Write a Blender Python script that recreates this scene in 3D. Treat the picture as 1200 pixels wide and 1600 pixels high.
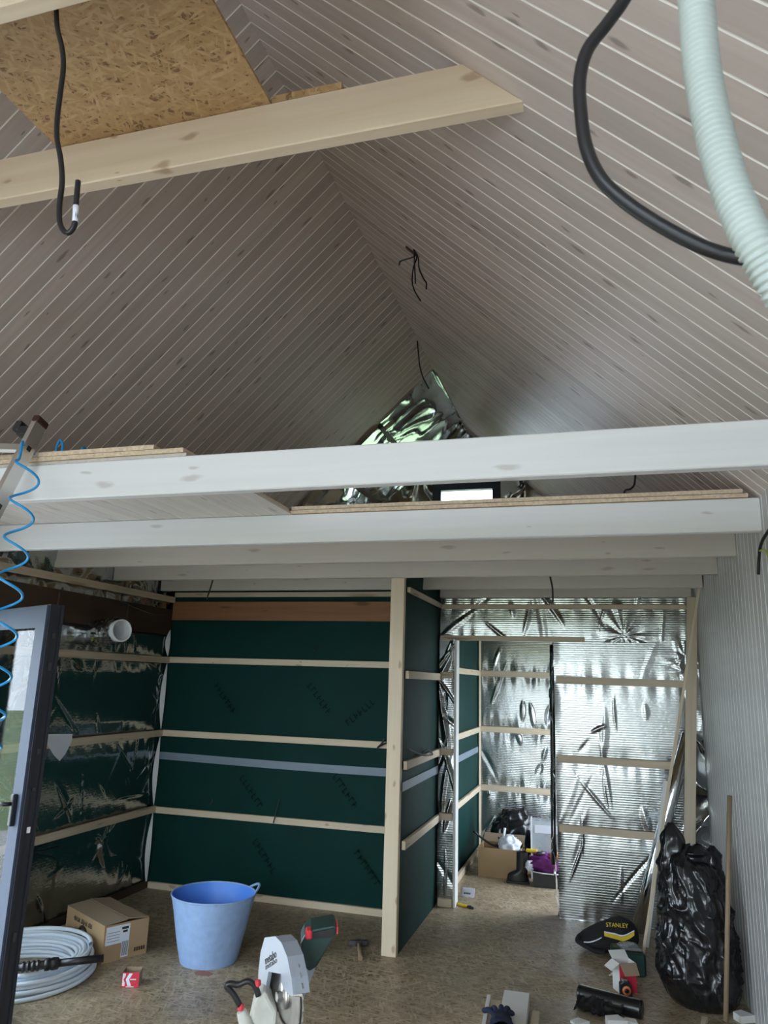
import bpy, math, random
import numpy as np
from math import sin, cos, pi, radians as RAD
from mathutils import Vector as V, Matrix, noise

for o in list(bpy.data.objects):
    bpy.data.objects.remove(o)
SC = bpy.context.scene
COL = SC.collection

# ------------------------------------------------------------------ camera
FPX = 1141.457
PITCH, YAW, ROLL = 0.227237, 0.288280, 0.0303354
CAM = V((0, 0, 1.7))
_f = V((-sin(YAW) * cos(PITCH), cos(YAW) * cos(PITCH), sin(PITCH)))
_r = V((cos(YAW), sin(YAW), 0))
_u = _r.cross(_f)
R2 = _r * cos(ROLL) + _u * sin(ROLL)
U2 = -_r * sin(ROLL) + _u * cos(ROLL)
cam_data = bpy.data.cameras.new('camera')
cam = bpy.data.objects.new('camera', cam_data)
COL.objects.link(cam)
cam.matrix_world = Matrix(((R2.x, U2.x, -_f.x, CAM.x), (R2.y, U2.y, -_f.y, CAM.y), (R2.z, U2.z, -_f.z, CAM.z), (0, 0, 0, 1)))
cam_data.sensor_fit = 'VERTICAL'
cam_data.sensor_height = 24.0
cam_data.lens = FPX * 24.0 / 1600.0
cam_data.clip_start = 0.05
cam_data.dof.use_dof = True
cam_data.dof.focus_distance = 4.5
cam_data.dof.aperture_fstop = 9.0
SC.camera = cam

# ------------------------------------------------------------------ world, daylight, exposure
W = bpy.data.worlds.new('overcast_sky')
SC.world = W
W.use_nodes = True
wn = W.node_tree.nodes
wl = W.node_tree.links
bg = wn['Background']
bg.inputs['Color'].default_value = (0.79, 0.90, 1.03, 1)
bg.inputs['Strength'].default_value = 1.0
SC.view_settings.view_transform = 'Standard'
SC.view_settings.look = 'None'
SC.view_settings.gamma = 1.0
SC.view_settings.use_curve_mapping = False
SC.view_settings.exposure = 3.45
SC.cycles.max_bounces = 14
SC.cycles.diffuse_bounces = 7
SC.cycles.glossy_bounces = 6
SC.cycles.sample_clamp_indirect = 6.0
SC.cycles.use_denoising = True


def portal(name, loc, direction, sx, sy):
    ld = bpy.data.lights.new(name, 'AREA')
    ld.shape = 'RECTANGLE'
    ld.size, ld.size_y = sx, sy
    ld.cycles.is_portal = True
    o = bpy.data.objects.new(name, ld)
    COL.objects.link(o)
    o.location = loc
    o.rotation_euler = V(direction).to_track_quat('-Z', 'Y').to_euler()
    o['kind'] = 'helper'
    return o


# room numbers (metres): x across, y along the ridge away from the camera, z up
XL, XR, XC = -3.64, 0.72, -1.45        # left wall, right wall, ridge
ZE, ZR = 2.56, 4.65                    # eave, ridge
YF, YG = -2.3, 8.28                    # near gable, far gable
SL = (ZR - ZE) / (XR - XC)
portal('daylight_front', (-1.45, YF + 0.02, 1.15), (0, 1, 0), 3.9, 2.2)
portal('daylight_gable', (-1.45, YF + 0.02, 3.0), (0, 1, 0), 2.6, 0.8)
portal('daylight_left', (XL - 0.1, 2.75, 1.05), (1, 0, 0), 1.6, 2.05)
portal('daylight_hall', (XR + 0.1, 7.2, 1.2), (-1, 0, 0), 1.6, 1.85)
portal('daylight_loft', (XC, YG + 0.1, 3.49), (0, -1, 0), 0.62, 0.9)


# ------------------------------------------------------------------ pixel helpers: ray through a pixel onto a real plane
def ray(x, y):
    return R2 * ((x - 600) / FPX) - U2 * ((y - 800) / FPX) + _f


def PZ(x, y, z=0.0):
    d = ray(x, y)
    return CAM + d * ((z - CAM.z) / d.z)


def PY(x, y, Y):
    d = ray(x, y)
    return CAM + d * (Y / d.y)


def PX(x, y, X):
    d = ray(x, y)
    return CAM + d * (X / d.x)


# ------------------------------------------------------------------ mesh helpers
class MB:
    def __init__(s):
        s.v, s.f, s.m, s.sm = [], [], [], []

    def add(s, verts, faces, m=0, smooth=False):
        b = len(s.v)
        s.v += [V(p) for p in verts]
        for f in faces:
            s.f.append([b + i for i in f])
            s.m.append(m)
            s.sm.append(smooth)

    def box(s, x0, x1, y0, y1, z0, z1, m=0, M=None):
        vs = [V(p) for p in ((x0, y0, z0), (x1, y0, z0), (x1, y1, z0), (x0, y1, z0), (x0, y0, z1), (x1, y0, z1), (x1, y1, z1), (x0, y1, z1))]
        if M:
            vs = [M @ p for p in vs]
        s.add(vs, [(0, 3, 2, 1), (4, 5, 6, 7), (0, 1, 5, 4), (1, 2, 6, 5), (2, 3, 7, 6), (3, 0, 4, 7)], m)
        return s

    def rbox(s, c, d, r=0.01, m=0, M=None, smooth=False):
        """box with chamfered edges; c centre, d half sizes"""
        M = M or Matrix()
        vs, fs = [], []
        idx = {}
        for sx in (-1, 1):
            for sy in (-1, 1):
                for sz in (-1, 1):
                    for a in range(3):
                        p = [sx * d[0], sy * d[1], sz * d[2]]
                        for k in range(3):
                            if k != a:
                                p[k] -= (sx, sy, sz)[k] * r
                        idx[(sx, sy, sz, a)] = len(vs)
                        vs.append(M @ V((c[0] + p[0], c[1] + p[1], c[2] + p[2])))
        for a in range(3):
            b, e = (a + 1) % 3, (a + 2) % 3
            for sa in (-1, 1):
                q = []
                for sb, se in ((-1, -1), (1, -1), (1, 1), (-1, 1)):
                    k = [0, 0, 0]
                    k[a], k[b], k[e] = sa, sb, se
                    q.append(idx[(*k, a)])
                fs.append(q if sa > 0 else q[::-1])
            for sb in (-1, 1):
                for se in (-1, 1):
                    k0, k1 = [0, 0, 0], [0, 0, 0]
                    k0[a], k0[b], k0[e] = -1, sb, se
                    k1[a], k1[b], k1[e] = 1, sb, se
                    q = [idx[(*k0, b)], idx[(*k1, b)], idx[(*k1, e)], idx[(*k0, e)]]
                    fs.append(q if sb * se < 0 else q[::-1])
        for sx in (-1, 1):
            for sy in (-1, 1):
                for sz in (-1, 1):
                    q = [idx[(sx, sy, sz, a)] for a in range(3)]
                    fs.append(q if sx * sy * sz > 0 else q[::-1])
        s.add(vs, fs, m, smooth)
        return s

    def tube(s, pts, r, n=8, m=0, closed=False, cap=True):
        pts = [V(p) for p in pts]
        k = len(pts)
        rad = r if hasattr(r, '__len__') else [r] * k
        t0 = (pts[1] - pts[0]).normalized()
        nrm = t0.orthogonal().normalized()
        vs = []
        for i, p in enumerate(pts):
            if closed:
                t = (pts[(i + 1) % k] - pts[i - 1])
            else:
                t = pts[min(i + 1, k - 1)] - pts[max(i - 1, 0)]
            t = t.normalized() if t.length > 1e-9 else t0
            nrm = (nrm - t * nrm.dot(t))
            nrm = nrm.normalized() if nrm.length > 1e-6 else t.orthogonal().normalized()
            bi = t.cross(nrm)
            for j in range(n):
                a = 2 * pi * j / n
                vs.append(p + (nrm * cos(a) + bi * sin(a)) * rad[i])
        fs = []
        for i in range(k if closed else k - 1):
            i2 = (i + 1) % k
            for j in range(n):
                j2 = (j + 1) % n
                fs.append((i * n + j, i * n + j2, i2 * n + j2, i2 * n + j))
        s.add(vs, fs, m, True)
        if cap and not closed:
            b = len(s.v) - len(vs)
            s.f.append([b + j for j in range(n)][::-1]); s.m.append(m); s.sm.append(False)
            s.f.append([b + (k - 1) * n + j for j in range(n)]); s.m.append(m); s.sm.append(False)
        return s

    def lathe(s, prof, n=24, M=None, m=0, smooth=True):
        """profile [(r, z)] turned about local z"""
        M = M or Matrix()
        vs, fs = [], []
        for r, z in prof:
            for j in range(n):
                a = 2 * pi * j / n
                vs.append(M @ V((r * cos(a), r * sin(a), z)))
        for i in range(len(prof) - 1):
            for j in range(n):
                j2 = (j + 1) % n
                fs.append((i * n + j, i * n + j2, (i + 1) * n + j2, (i + 1) * n + j))
        s.add(vs, fs, m, smooth)
        return s

    def prism(s, poly, z0, z1, M=None, m=0):
        M = M or Matrix()
        n = len(poly)
        vs = [M @ V((x, y, z0)) for x, y in poly] + [M @ V((x, y, z1)) for x, y in poly]
        fs = [tuple(range(n))[::-1], tuple(range(n, 2 * n))] + [(i, (i + 1) % n, n + (i + 1) % n, n + i) for i in range(n)]
        s.add(vs, fs, m)
        return s

    def grid(s, fn, nu, nv, m=0, smooth=True):
        vs = [fn(i / nu, j / nv) for j in range(nv + 1) for i in range(nu + 1)]
        w = nu + 1
        fs = [(j * w + i, j * w + i + 1, (j + 1) * w + i + 1, (j + 1) * w + i) for j in range(nv) for i in range(nu)]
        s.add(vs, fs, m, smooth)
        return s

    def mesh(s, name, mats):
        me = bpy.data.meshes.new(name)
        me.from_pydata([tuple(p) for p in s.v], [], s.f)
        for mt in (mats if isinstance(mats, (list, tuple)) else [mats]):
            me.materials.append(mt)
        for p, mi, sm in zip(me.polygons, s.m, s.sm):
            p.material_index = mi
            p.use_smooth = sm
        me.update()
        return me

    def build(s, name, mats, parent=None, **kw):
        return obj(name, s.mesh(name, mats), parent, **kw)


def world_of(o):
    M = o.matrix_basis.copy()
    if o.parent:
        M = world_of(o.parent) @ o.matrix_parent_inverse @ M
    return M


def obj(name, data, parent=None, M=None, label=None, cat=None, group=None, kind=None):
    o = bpy.data.objects.new(name, data)
    COL.objects.link(o)
    if M is not None:
        o.matrix_basis = M
    if parent is not None:
        o.parent = parent
        o.matrix_parent_inverse = world_of(parent).inverted()
    return tag(o, label, cat, group, kind)


def tag(o, label=None, cat=None, group=None, kind=None):
    if label: o['label'] = label
    if cat: o['category'] = cat
    if group: o['group'] = group
    if kind: o['kind'] = kind
    return o


def thing(name, loc, label, cat, group=None, kind=None):
    o = obj(name, None, None, Matrix.Translation(V(loc)), label, cat, group, kind)
    o.empty_display_size = 0.05
    return o


def frame(p0, xdir, up=(0, 0, 1)):
    """matrix with local x along xdir, local z near up"""
    x = V(xdir).normalized()
    z = V(up) - x * V(up).dot(x)
    z = z.normalized() if z.length > 1e-6 else x.orthogonal().normalized()
    y = z.cross(x)
    M = Matrix((x, y, z)).transposed().to_4x4()
    M.translation = V(p0)
    return M


def plank(name, p0, p1, w, h, mat, parent=None, up=(0, 0, 1), r=0.002, **kw):
    """timber from p0 to p1 (centre line), width w (local y), height h (local z); grain along local x"""
    p0, p1 = V(p0), V(p1)
    L = (p1 - p0).length
    b = MB().rbox((L / 2, 0, 0), (L / 2, w / 2, h / 2), min(r, w / 4, h / 4))
    return obj(name, b.mesh(name, mat), parent, frame(p0, p1 - p0, up), **kw)


def smooth_path(pts, n=8):
    """catmull-rom"""
    P = [V(p) for p in pts]
    P = [P[0] * 2 - P[1]] + P + [P[-1] * 2 - P[-2]]
    out = []
    for i in range(1, len(P) - 2):
        a, b, c, d = P[i - 1:i + 3]
        for k in range(n):
            t = k / n
            out.append(0.5 * ((2 * b) + (c - a) * t + (2 * a - 5 * b + 4 * c - d) * t * t + (3 * b - a - 3 * c + d) * t ** 3))
    out.append(P[-2])
    return out


def text(name, body, size, M, mat, parent, sx=1.0):
    c = bpy.data.curves.new(name, 'FONT')
    c.body = body
    c.size = size
    c.align_x = 'CENTER'
    c.align_y = 'CENTER'
    c.extrude = 0.0004
    c.resolution_u = 3
    tmp = bpy.data.objects.new('tmp_text', c)
    COL.objects.link(tmp)
    bpy.context.view_layer.update()
    me = bpy.data.meshes.new_from_object(tmp.evaluated_get(bpy.context.evaluated_depsgraph_get()))
    bpy.data.objects.remove(tmp)
    me.name = name
    me.materials.clear()
    me.materials.append(mat)
    return obj(name, me, parent, M @ Matrix.Diagonal((sx, 1, 1, 1)), kind='stuff')


# ------------------------------------------------------------------ materials
def nodes_mat(name):
    m = bpy.data.materials.new(name)
    m.use_nodes = True
    nt = m.node_tree
    return m, nt.nodes, nt.links, nt.nodes['Principled BSDF']


def setp(b, color=None, rough=None, metal=None, spec=None, trans=None, ior=None, coat=None, alpha=None):
    if color is not None: b.inputs['Base Color'].default_value = (*color, 1)
    if rough is not None: b.inputs['Roughness'].default_value = rough
    if metal is not None: b.inputs['Metallic'].default_value = metal
    if spec is not None: b.inputs['Specular IOR Level'].default_value = spec
    if trans is not None: b.inputs['Transmission Weight'].default_value = trans
    if ior is not None: b.inputs['IOR'].default_value = ior
    if coat is not None: b.inputs['Coat Weight'].default_value = coat
    if alpha is not None: b.inputs['Alpha'].default_value = alpha


def plain(name, color, rough=0.5, metal=0.0, var=0.10, scale=14.0, bump=0.0, **kw):
    """plain colour with a light mottling so that no surface is dead flat"""
    m, N, L, b = nodes_mat(name)
    setp(b, color, rough, metal, **kw)
    tc = N.new('ShaderNodeTexCoord')
    nz = N.new('ShaderNodeTexNoise')
    nz.inputs['Scale'].default_value = scale
    nz.inputs['Detail'].default_value = 4
    L.new(tc.outputs['Object'], nz.inputs['Vector'])
    mx = N.new('ShaderNodeMix'); mx.data_type = 'RGBA'
    mx.inputs['A'].default_value = (*[c * (1 - var) for c in color], 1)
    mx.inputs['B'].default_value = (*[min(1, c * (1 + var)) for c in color], 1)
    L.new(nz.outputs['Fac'], mx.inputs['Factor'])
    L.new(mx.outputs['Result'], b.inputs['Base Color'])
    if bump:
        bp = N.new('ShaderNodeBump')
        bp.inputs['Strength'].default_value = bump
        bp.inputs['Distance'].default_value = 0.01
        L.new(nz.outputs['Fac'], bp.inputs['Height'])
        L.new(bp.outputs['Normal'], b.inputs['Normal'])
    return m


def math_node(N, L, op, a, b=None):
    n = N.new('ShaderNodeMath')
    n.operation = op
    for i, x in enumerate((a, b)):
        if x is None: continue
        if isinstance(x, (int, float)): n.inputs[i].default_value = x
        else: L.new(x, n.inputs[i])
    return n.outputs[0]


def wood(name, light, dark, knot, rough=0.55, gx=1.6, gy=34.0, knots=0.5, kx=2.0, ky=9.0, kr=0.10, contrast=1.0, tone=0.12):
    """timber with grain along local x; every object gets its own offset"""
    m, N, L, b = nodes_mat(name)
    setp(b, light, rough)
    tc = N.new('ShaderNodeTexCoord')
    oi = N.new('ShaderNodeObjectInfo')
    rnd = math_node(N, L, 'MULTIPLY', oi.outputs['Random'], 53.0)
    cx = N.new('ShaderNodeCombineXYZ')
    for i in range(3): L.new(rnd, cx.inputs[i])
    add = N.new('ShaderNodeVectorMath'); add.operation = 'ADD'
    L.new(tc.outputs['Object'], add.inputs[0]); L.new(cx.outputs[0], add.inputs[1])
    mp = N.new('ShaderNodeMapping'); mp.inputs['Scale'].default_value = (gx, gy, gy)
    L.new(add.outputs[0], mp.inputs['Vector'])
    nz = N.new('ShaderNodeTexNoise'); nz.inputs['Scale'].default_value = 1.0; nz.inputs['Detail'].default_value = 5; nz.inputs['Distortion'].default_value = 0.6
    L.new(mp.outputs[0], nz.inputs['Vector'])
    mr = N.new('ShaderNodeMapRange')
    mr.inputs['From Min'].default_value = 0.5 - 0.22 / contrast
    mr.inputs['From Max'].default_value = 0.5 + 0.25 / contrast
    L.new(nz.outputs['Fac'], mr.inputs['Value'])
    mx = N.new('ShaderNodeMix'); mx.data_type = 'RGBA'
    mx.inputs['A'].default_value = (*dark, 1); mx.inputs['B'].default_value = (*light, 1)
    L.new(mr.outputs[0], mx.inputs['Factor'])
    # knots
    sx_ = N.new('ShaderNodeSeparateXYZ'); L.new(add.outputs[0], sx_.inputs[0])
    yz = math_node(N, L, 'ADD', sx_.outputs[1], sx_.outputs[2])
    cxy = N.new('ShaderNodeCombineXYZ'); L.new(sx_.outputs[0], cxy.inputs[0]); L.new(yz, cxy.inputs[1])
    mk = N.new('ShaderNodeMapping'); mk.inputs['Scale'].default_value = (kx, ky, 0)
    L.new(cxy.outputs[0], mk.inputs['Vector'])
    nd = N.new('ShaderNodeTexNoise'); nd.inputs['Scale'].default_value = 3.0
    L.new(mk.outputs[0], nd.inputs['Vector'])
    av = N.new('ShaderNodeMixRGB') if False else N.new('ShaderNodeVectorMath')
    av.operation = 'MULTIPLY_ADD'
    L.new(nd.outputs['Color'], av.inputs[0]); av.inputs[1].default_value = (0.25, 0.25, 0.25)
    L.new(mk.outputs[0], av.inputs[2])
    vo = N.new('ShaderNodeTexVoronoi'); vo.voronoi_dimensions = '2D'; vo.inputs['Scale'].default_value = 1.0
    L.new(av.outputs[0], vo.inputs['Vector'])
    sp = N.new('ShaderNodeSeparateColor'); L.new(vo.outputs['Color'], sp.inputs[0])
    has = math_node(N, L, 'LESS_THAN', sp.outputs[0], knots)
    size = math_node(N, L, 'MULTIPLY', sp.outputs[1], kr * 1.4)
    size = math_node(N, L, 'ADD', size, kr * 0.4)
    q = math_node(N, L, 'DIVIDE', vo.outputs['Distance'], size)
    k1 = N.new('ShaderNodeMapRange'); k1.inputs['From Min'].default_value = 0.6; k1.inputs['From Max'].default_value = 1.3
    k1.inputs['To Min'].default_value = 1.0; k1.inputs['To Max'].default_value = 0.0
    L.new(q, k1.inputs['Value'])
    kf = math_node(N, L, 'MULTIPLY', k1.outputs[0], has)
    kf = math_node(N, L, 'MULTIPLY', kf, 0.62)
    mx2 = N.new('ShaderNodeMix'); mx2.data_type = 'RGBA'
    L.new(kf, mx2.inputs['Factor']); L.new(mx.outputs['Result'], mx2.inputs['A']); mx2.inputs['B'].default_value = (*knot, 1)
    # each board its own tone
    tn = math_node(N, L, 'MULTIPLY_ADD', oi.outputs['Random'], 2 * tone)
    tn.node.inputs[2].default_value = 1 - tone
    hv = N.new('ShaderNodeHueSaturation')
    L.new(mx2.outputs['Result'], hv.inputs['Color']); L.new(tn, hv.inputs['Value'])
    L.new(hv.outputs[0], b.inputs['Base Color'])
    bp = N.new('ShaderNodeBump'); bp.inputs['Strength'].default_value = 0.12; bp.inputs['Distance'].default_value = 0.002
    L.new(nz.outputs['Fac'], bp.inputs['Height']); L.new(bp.outputs[0], b.inputs['Normal'])
    return m


def osb(name, stops, scale=1.0, rough=0.5, rrange=None):
    """strand board: three layers of long flakes lying at different angles"""
    m, N, L, b = nodes_mat(name)
    setp(b, stops[1][1], rough)
    tc = N.new('ShaderNodeTexCoord')
    wz = N.new('ShaderNodeTexNoise'); wz.inputs['Scale'].default_value = 9 * scale; wz.inputs['Detail'].default_value = 3
    L.new(tc.outputs['Object'], wz.inputs['Vector'])
    wv = N.new('ShaderNodeVectorMath'); wv.operation = 'MULTIPLY_ADD'
    L.new(wz.outputs['Color'], wv.inputs[0]); wv.inputs[1].default_value = (0.022 / scale,) * 3
    L.new(tc.outputs['Object'], wv.inputs[2])
    val = None
    for k, ang in enumerate((12, 68, 131, 160)):
        mp = N.new('ShaderNodeMapping')
        mp.inputs['Rotation'].default_value = (0, 0, RAD(ang))
        L.new(wv.outputs[0], mp.inputs['Vector'])
        ms = N.new('ShaderNodeMapping'); ms.inputs['Scale'].default_value = (13 * scale, 62 * scale, 40)
        ms.inputs['Location'].default_value = (k * 3.1, k * 7.7, k)
        L.new(mp.outputs[0], ms.inputs['Vector'])
        vo = N.new('ShaderNodeTexVoronoi'); vo.inputs['Scale'].default_value = 1
        L.new(ms.outputs[0], vo.inputs['Vector'])
        sp = N.new('ShaderNodeSeparateColor'); L.new(vo.outputs['Color'], sp.inputs[0])
        v = math_node(N, L, 'SUBTRACT', sp.outputs[0], 0.02 * k)
        val = v if val is None else math_node(N, L, 'MAXIMUM', val, v)
    fine = N.new('ShaderNodeTexNoise'); fine.inputs['Scale'].default_value = 45 * scale; fine.inputs['Detail'].default_value = 6
    L.new(tc.outputs['Object'], fine.inputs['Vector'])
    v2 = math_node(N, L, 'MULTIPLY_ADD', fine.outputs['Fac'], 0.34); v2.node.inputs[2].default_value = -0.17
    big = N.new('ShaderNodeTexNoise'); big.inputs['Scale'].default_value = 1.9; big.inputs['Detail'].default_value = 7
    L.new(tc.outputs['Object'], big.inputs['Vector'])
    v3 = math_node(N, L, 'MULTIPLY_ADD', big.outputs['Fac'], 0.5); v3.node.inputs[2].default_value = -0.25
    val = math_node(N, L, 'ADD', val, v2)
    val = math_node(N, L, 'ADD', val, v3)
    cr = N.new('ShaderNodeValToRGB')
    el = cr.color_ramp.elements
    el[0].position, el[0].color = stops[0][0], (*stops[0][1], 1)
    el[1].position, el[1].color = stops[-1][0], (*stops[-1][1], 1)
    for p, c in stops[1:-1]:
        e = el.new(p); e.color = (*c, 1)
    L.new(val, cr.inputs[0])
    L.new(cr.outputs[0], b.inputs['Base Color'])
    if rrange:
        rr = N.new('ShaderNodeMapRange'); rr.inputs['From Min'].default_value = 0.35; rr.inputs['From Max'].default_value = 0.65
        rr.inputs['To Min'].default_value, rr.inputs['To Max'].default_value = rrange
        L.new(big.outputs['Fac'], rr.inputs['Value']); L.new(rr.outputs[0], b.inputs['Roughness'])
    bp = N.new('ShaderNodeBump'); bp.inputs['Strength'].default_value = 0.15; bp.inputs['Distance'].default_value = 0.003
    L.new(val, bp.inputs['Height']); L.new(bp.outputs[0], b.inputs['Normal'])
    return m


def foil_mat(name, color, rough, rib=0.55, rib_scale=18.0):
    """aluminised sheet with the fine reinforcing weave as relief"""
    m, N, L, b = nodes_mat(name)
    setp(b, color, rough, 1.0)
    tc = N.new('ShaderNodeTexCoord')
    wv = N.new('ShaderNodeTexWave'); wv.wave_type = 'BANDS'; wv.bands_direction = 'Z'
    wv.inputs['Scale'].default_value = rib_scale
    wv.inputs['Distortion'].default_value = 0.4
    L.new(tc.outputs['Object'], wv.inputs['Vector'])
    nz = N.new('ShaderNodeTexNoise'); nz.inputs['Scale'].default_value = 38; nz.inputs['Detail'].default_value = 5
    L.new(tc.outputs['Object'], nz.inputs['Vector'])
    h = math_node(N, L, 'MULTIPLY_ADD', wv.outputs['Fac'], rib); h_node = h.node
    L.new(nz.outputs['Fac'], h_node.inputs[2])
    bp = N.new('ShaderNodeBump'); bp.inputs['Strength'].default_value = 0.35; bp.inputs['Distance'].default_value = 0.003
    L.new(h, bp.inputs['Height']); L.new(bp.outputs[0], b.inputs['Normal'])
    return m


def glass_mat(name, tint=(0.9, 0.95, 0.95), rough=0.0):
    m, N, L, b = nodes_mat(name)
    setp(b, tint, rough, 0.0, trans=1.0, ior=1.1)
    return m


M = {}
M['ceil'] = wood('whitewashed_ceiling_pine', (0.605, 0.53, 0.487), (0.52, 0.447, 0.405), (0.17, 0.125, 0.10), rough=0.5, gx=1.3, gy=30, knots=0.55, kx=3.4, ky=10.5, kr=0.075, tone=0.10)
M['groove'] = plain('white_tongue_lit_chamfer', (0.82, 0.785, 0.74), 0.6)  # pale tongue; on the chamfers it paints in the light they catch
M['wallb'] = wood('whitewashed_wall_pine', (0.51, 0.515, 0.515), (0.44, 0.445, 0.445), (0.26, 0.25, 0.24), rough=0.45, gx=1.2, gy=26, knots=0.2, kx=2.0, ky=10.5, kr=0.08, tone=0.05)
M['under'] = wood('whitewashed_deck_pine', (0.62, 0.59, 0.55), (0.52, 0.49, 0.45), (0.3, 0.27, 0.24), rough=0.5, gx=1.2, gy=26, knots=0.22, kx=2.3, ky=10.5, kr=0.1, tone=0.06)
M['white'] = wood('white_glazed_beam', (0.80, 0.82, 0.83), (0.74, 0.755, 0.76), (0.50, 0.48, 0.45), rough=0.42, gx=0.9, gy=20, knots=0.35, kx=2.4, ky=9, kr=0.06, contrast=0.8, tone=0.02)
M['grey'] = wood('greyed_beam', (0.62, 0.585, 0.54), (0.55, 0.515, 0.47), (0.33, 0.28, 0.24), rough=0.5, gx=0.9, gy=20, knots=0.45, kx=2.4, ky=10, kr=0.06, contrast=0.8, tone=0.04)
M['pine'] = wood('raw_pine', (0.77, 0.66, 0.50), (0.69, 0.56, 0.40), (0.33, 0.19, 0.10), rough=0.55, gx=1.0, gy=24, knots=0.5, kx=4.0, ky=9, kr=0.075, tone=0.05)
M['batten'] = wood('batten_pine', (0.66, 0.56, 0.43), (0.57, 0.47, 0.34), (0.3, 0.19, 0.1), rough=0.6, gx=1.5, gy=40, knots=0.25, kx=2.0, ky=20, kr=0.14, tone=0.12)
M['red_pine'] = wood('reddish_pine', (0.36, 0.165, 0.075), (0.27, 0.12, 0.055), (0.10, 0.04, 0.02), rough=0.6, gx=1.2, gy=26, knots=0.3, kx=2.4, ky=10, kr=0.12, tone=0.05)
M['brown'] = wood('dark_brown_timber', (0.075, 0.045, 0.028), (0.05, 0.03, 0.02), (0.05, 0.03, 0.02), rough=0.6, gx=1.2, gy=26, knots=0.3, tone=0.08)
M['osb_floor'] = osb('strand_board_floor', [(0.40, (0.15, 0.112, 0.07)), (0.66, (0.29, 0.222, 0.142)), (0.88, (0.36, 0.285, 0.19)), (1.12, (0.47, 0.385, 0.27))], 1.55, 0.45, (0.33, 0.55))
M['osb'] = osb('strand_board_sheet', [(0.34, (0.17, 0.092, 0.04)), (0.55, (0.37, 0.23, 0.10)), (0.85, (0.43, 0.28, 0.13)), (1.15, (0.51, 0.35, 0.18))], 1.7, 0.55)
M['osb_edge'] = plain('strand_board_edge', (0.64, 0.52, 0.37), 0.7, var=0.45, scale=70)
M['green'] = plain('green_membrane', (0.0035, 0.036, 0.032), 0.6, var=0.2, scale=3.0, bump=0.3, spec=0.13)
M['print'] = plain('faint_print', (0.0015, 0.018, 0.017), 0.6, spec=0.1)
M['tape'] = plain('grey_blue_tape', (0.21, 0.27, 0.34), 0.4, var=0.06)
M['foil'] = foil_mat('silver_foil', (0.54, 0.56, 0.565), 0.25)
M['foil_smooth'] = foil_mat('thin_silver_film', (0.50, 0.53, 0.53), 0.15, rib=0.05)
M['core'] = plain('dark_insulation', (0.05, 0.05, 0.045), 0.8)
M['black'] = plain('black_plastic', (0.012, 0.012, 0.014), 0.38)
M['blackbag'] = plain('black_bin_liner', (0.008, 0.009, 0.011), 0.22, coat=0.3)
M['cable'] = plain('black_cable_sheath', (0.010, 0.010, 0.013), 0.4)
M['conduit'] = plain('pale_grey_conduit', (0.50, 0.57, 0.55), 0.45)
M['whitep'] = plain('white_plastic', (0.78, 0.80, 0.82), 0.4)
M['pipe'] = plain('white_pipe', (0.74, 0.82, 0.90), 0.35, var=0.05)
M['anthracite'] = plain('anthracite_frame', (0.012, 0.014, 0.022), 0.4)
M['sashgrey'] = plain('blue_grey_frame', (0.055, 0.072, 0.11), 0.6, spec=0.2)
M['glass'] = glass_mat('window_glass')
M['alu'] = plain('ladder_aluminium', (0.66, 0.65, 0.63), 0.34, 1.0, var=0.12, scale=9)
M['steel'] = plain('steel', (0.55, 0.54, 0.52), 0.32, 1.0, var=0.2)
M['darksteel'] = plain('dark_steel', (0.08, 0.08, 0.085), 0.45, 0.8)
M['maroon'] = plain('dark_red_rubber', (0.045, 0.014, 0.011), 0.6)
M['bluehose'] = plain('blue_air_hose', (0.01, 0.31, 0.72), 0.3)
M['tub'] = plain('blue_tub_worn', (0.30, 0.44, 0.72), 0.55, var=0.22, scale=22)
M['tubin'] = plain('blue_tub_inside', (0.09, 0.27, 0.80), 0.45, var=0.08)
M['card'] = plain('brown_cardboard', (0.42, 0.28, 0.15), 0.75, var=0.07, scale=6)
M['card_dark'] = plain('grey_brown_cardboard', (0.33, 0.25, 0.17), 0.8, var=0.07, scale=6)
M['paper'] = plain('white_paper', (0.74, 0.78, 0.86), 0.7, var=0.03)
M['ink'] = plain('black_ink', (0.03, 0.022, 0.016), 0.7)
M['red'] = plain('red_card', (0.62, 0.03, 0.06), 0.55, var=0.05)
M['redp'] = plain('red_plastic', (0.65, 0.04, 0.06), 0.4)
M['dgreen'] = plain('dark_green_plastic', (0.010, 0.045, 0.038), 0.42)
M['silverp'] = plain('silver_cast_housing', (0.38, 0.43, 0.51), 0.4, 0.35, var=0.08)
M['dust'] = plain('sawdust_grey_casting', (0.52, 0.52, 0.47), 0.7, var=0.25, scale=30)
M['handle'] = plain('worn_wood_handle', (0.30, 0.22, 0.14), 0.6, var=0.2)
M['yellow'] = plain('yellow_fabric', (0.66, 0.47, 0.02), 0.6)
M['orange'] = plain('orange_plastic', (0.80, 0.22, 0.08), 0.5)
M['fabric'] = plain('black_fabric', (0.012, 0.012, 0.014), 0.85)
M['purple'] = plain('purple_cloth', (0.14, 0.012, 0.15), 0.65)
M['navy'] = plain('navy_knit', (0.012, 0.020, 0.048), 0.85, var=0.4, scale=40)
M['offwhite'] = plain('white_painted_board', (0.74, 0.74, 0.72), 0.5, var=0.04)
M['yg'] = plain('yellow_green_wire', (0.35, 0.42, 0.04), 0.5)
M['grass'] = plain('lawn', (0.17, 0.22, 0.10), 0.9, var=0.35, scale=0.7)
M['bounce_terrace'] = plain('pale_bounce_terrace', (0.47, 0.455, 0.435), 0.9, var=0.2, scale=5)
M['hedge'] = plain('hedge_leaves', (0.22, 0.25, 0.12), 0.9, var=0.5, scale=3)
M['clearp'] = plain('frosted_clear_plastic', (0.62, 0.68, 0.72), 0.25, alpha=0.35)

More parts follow.
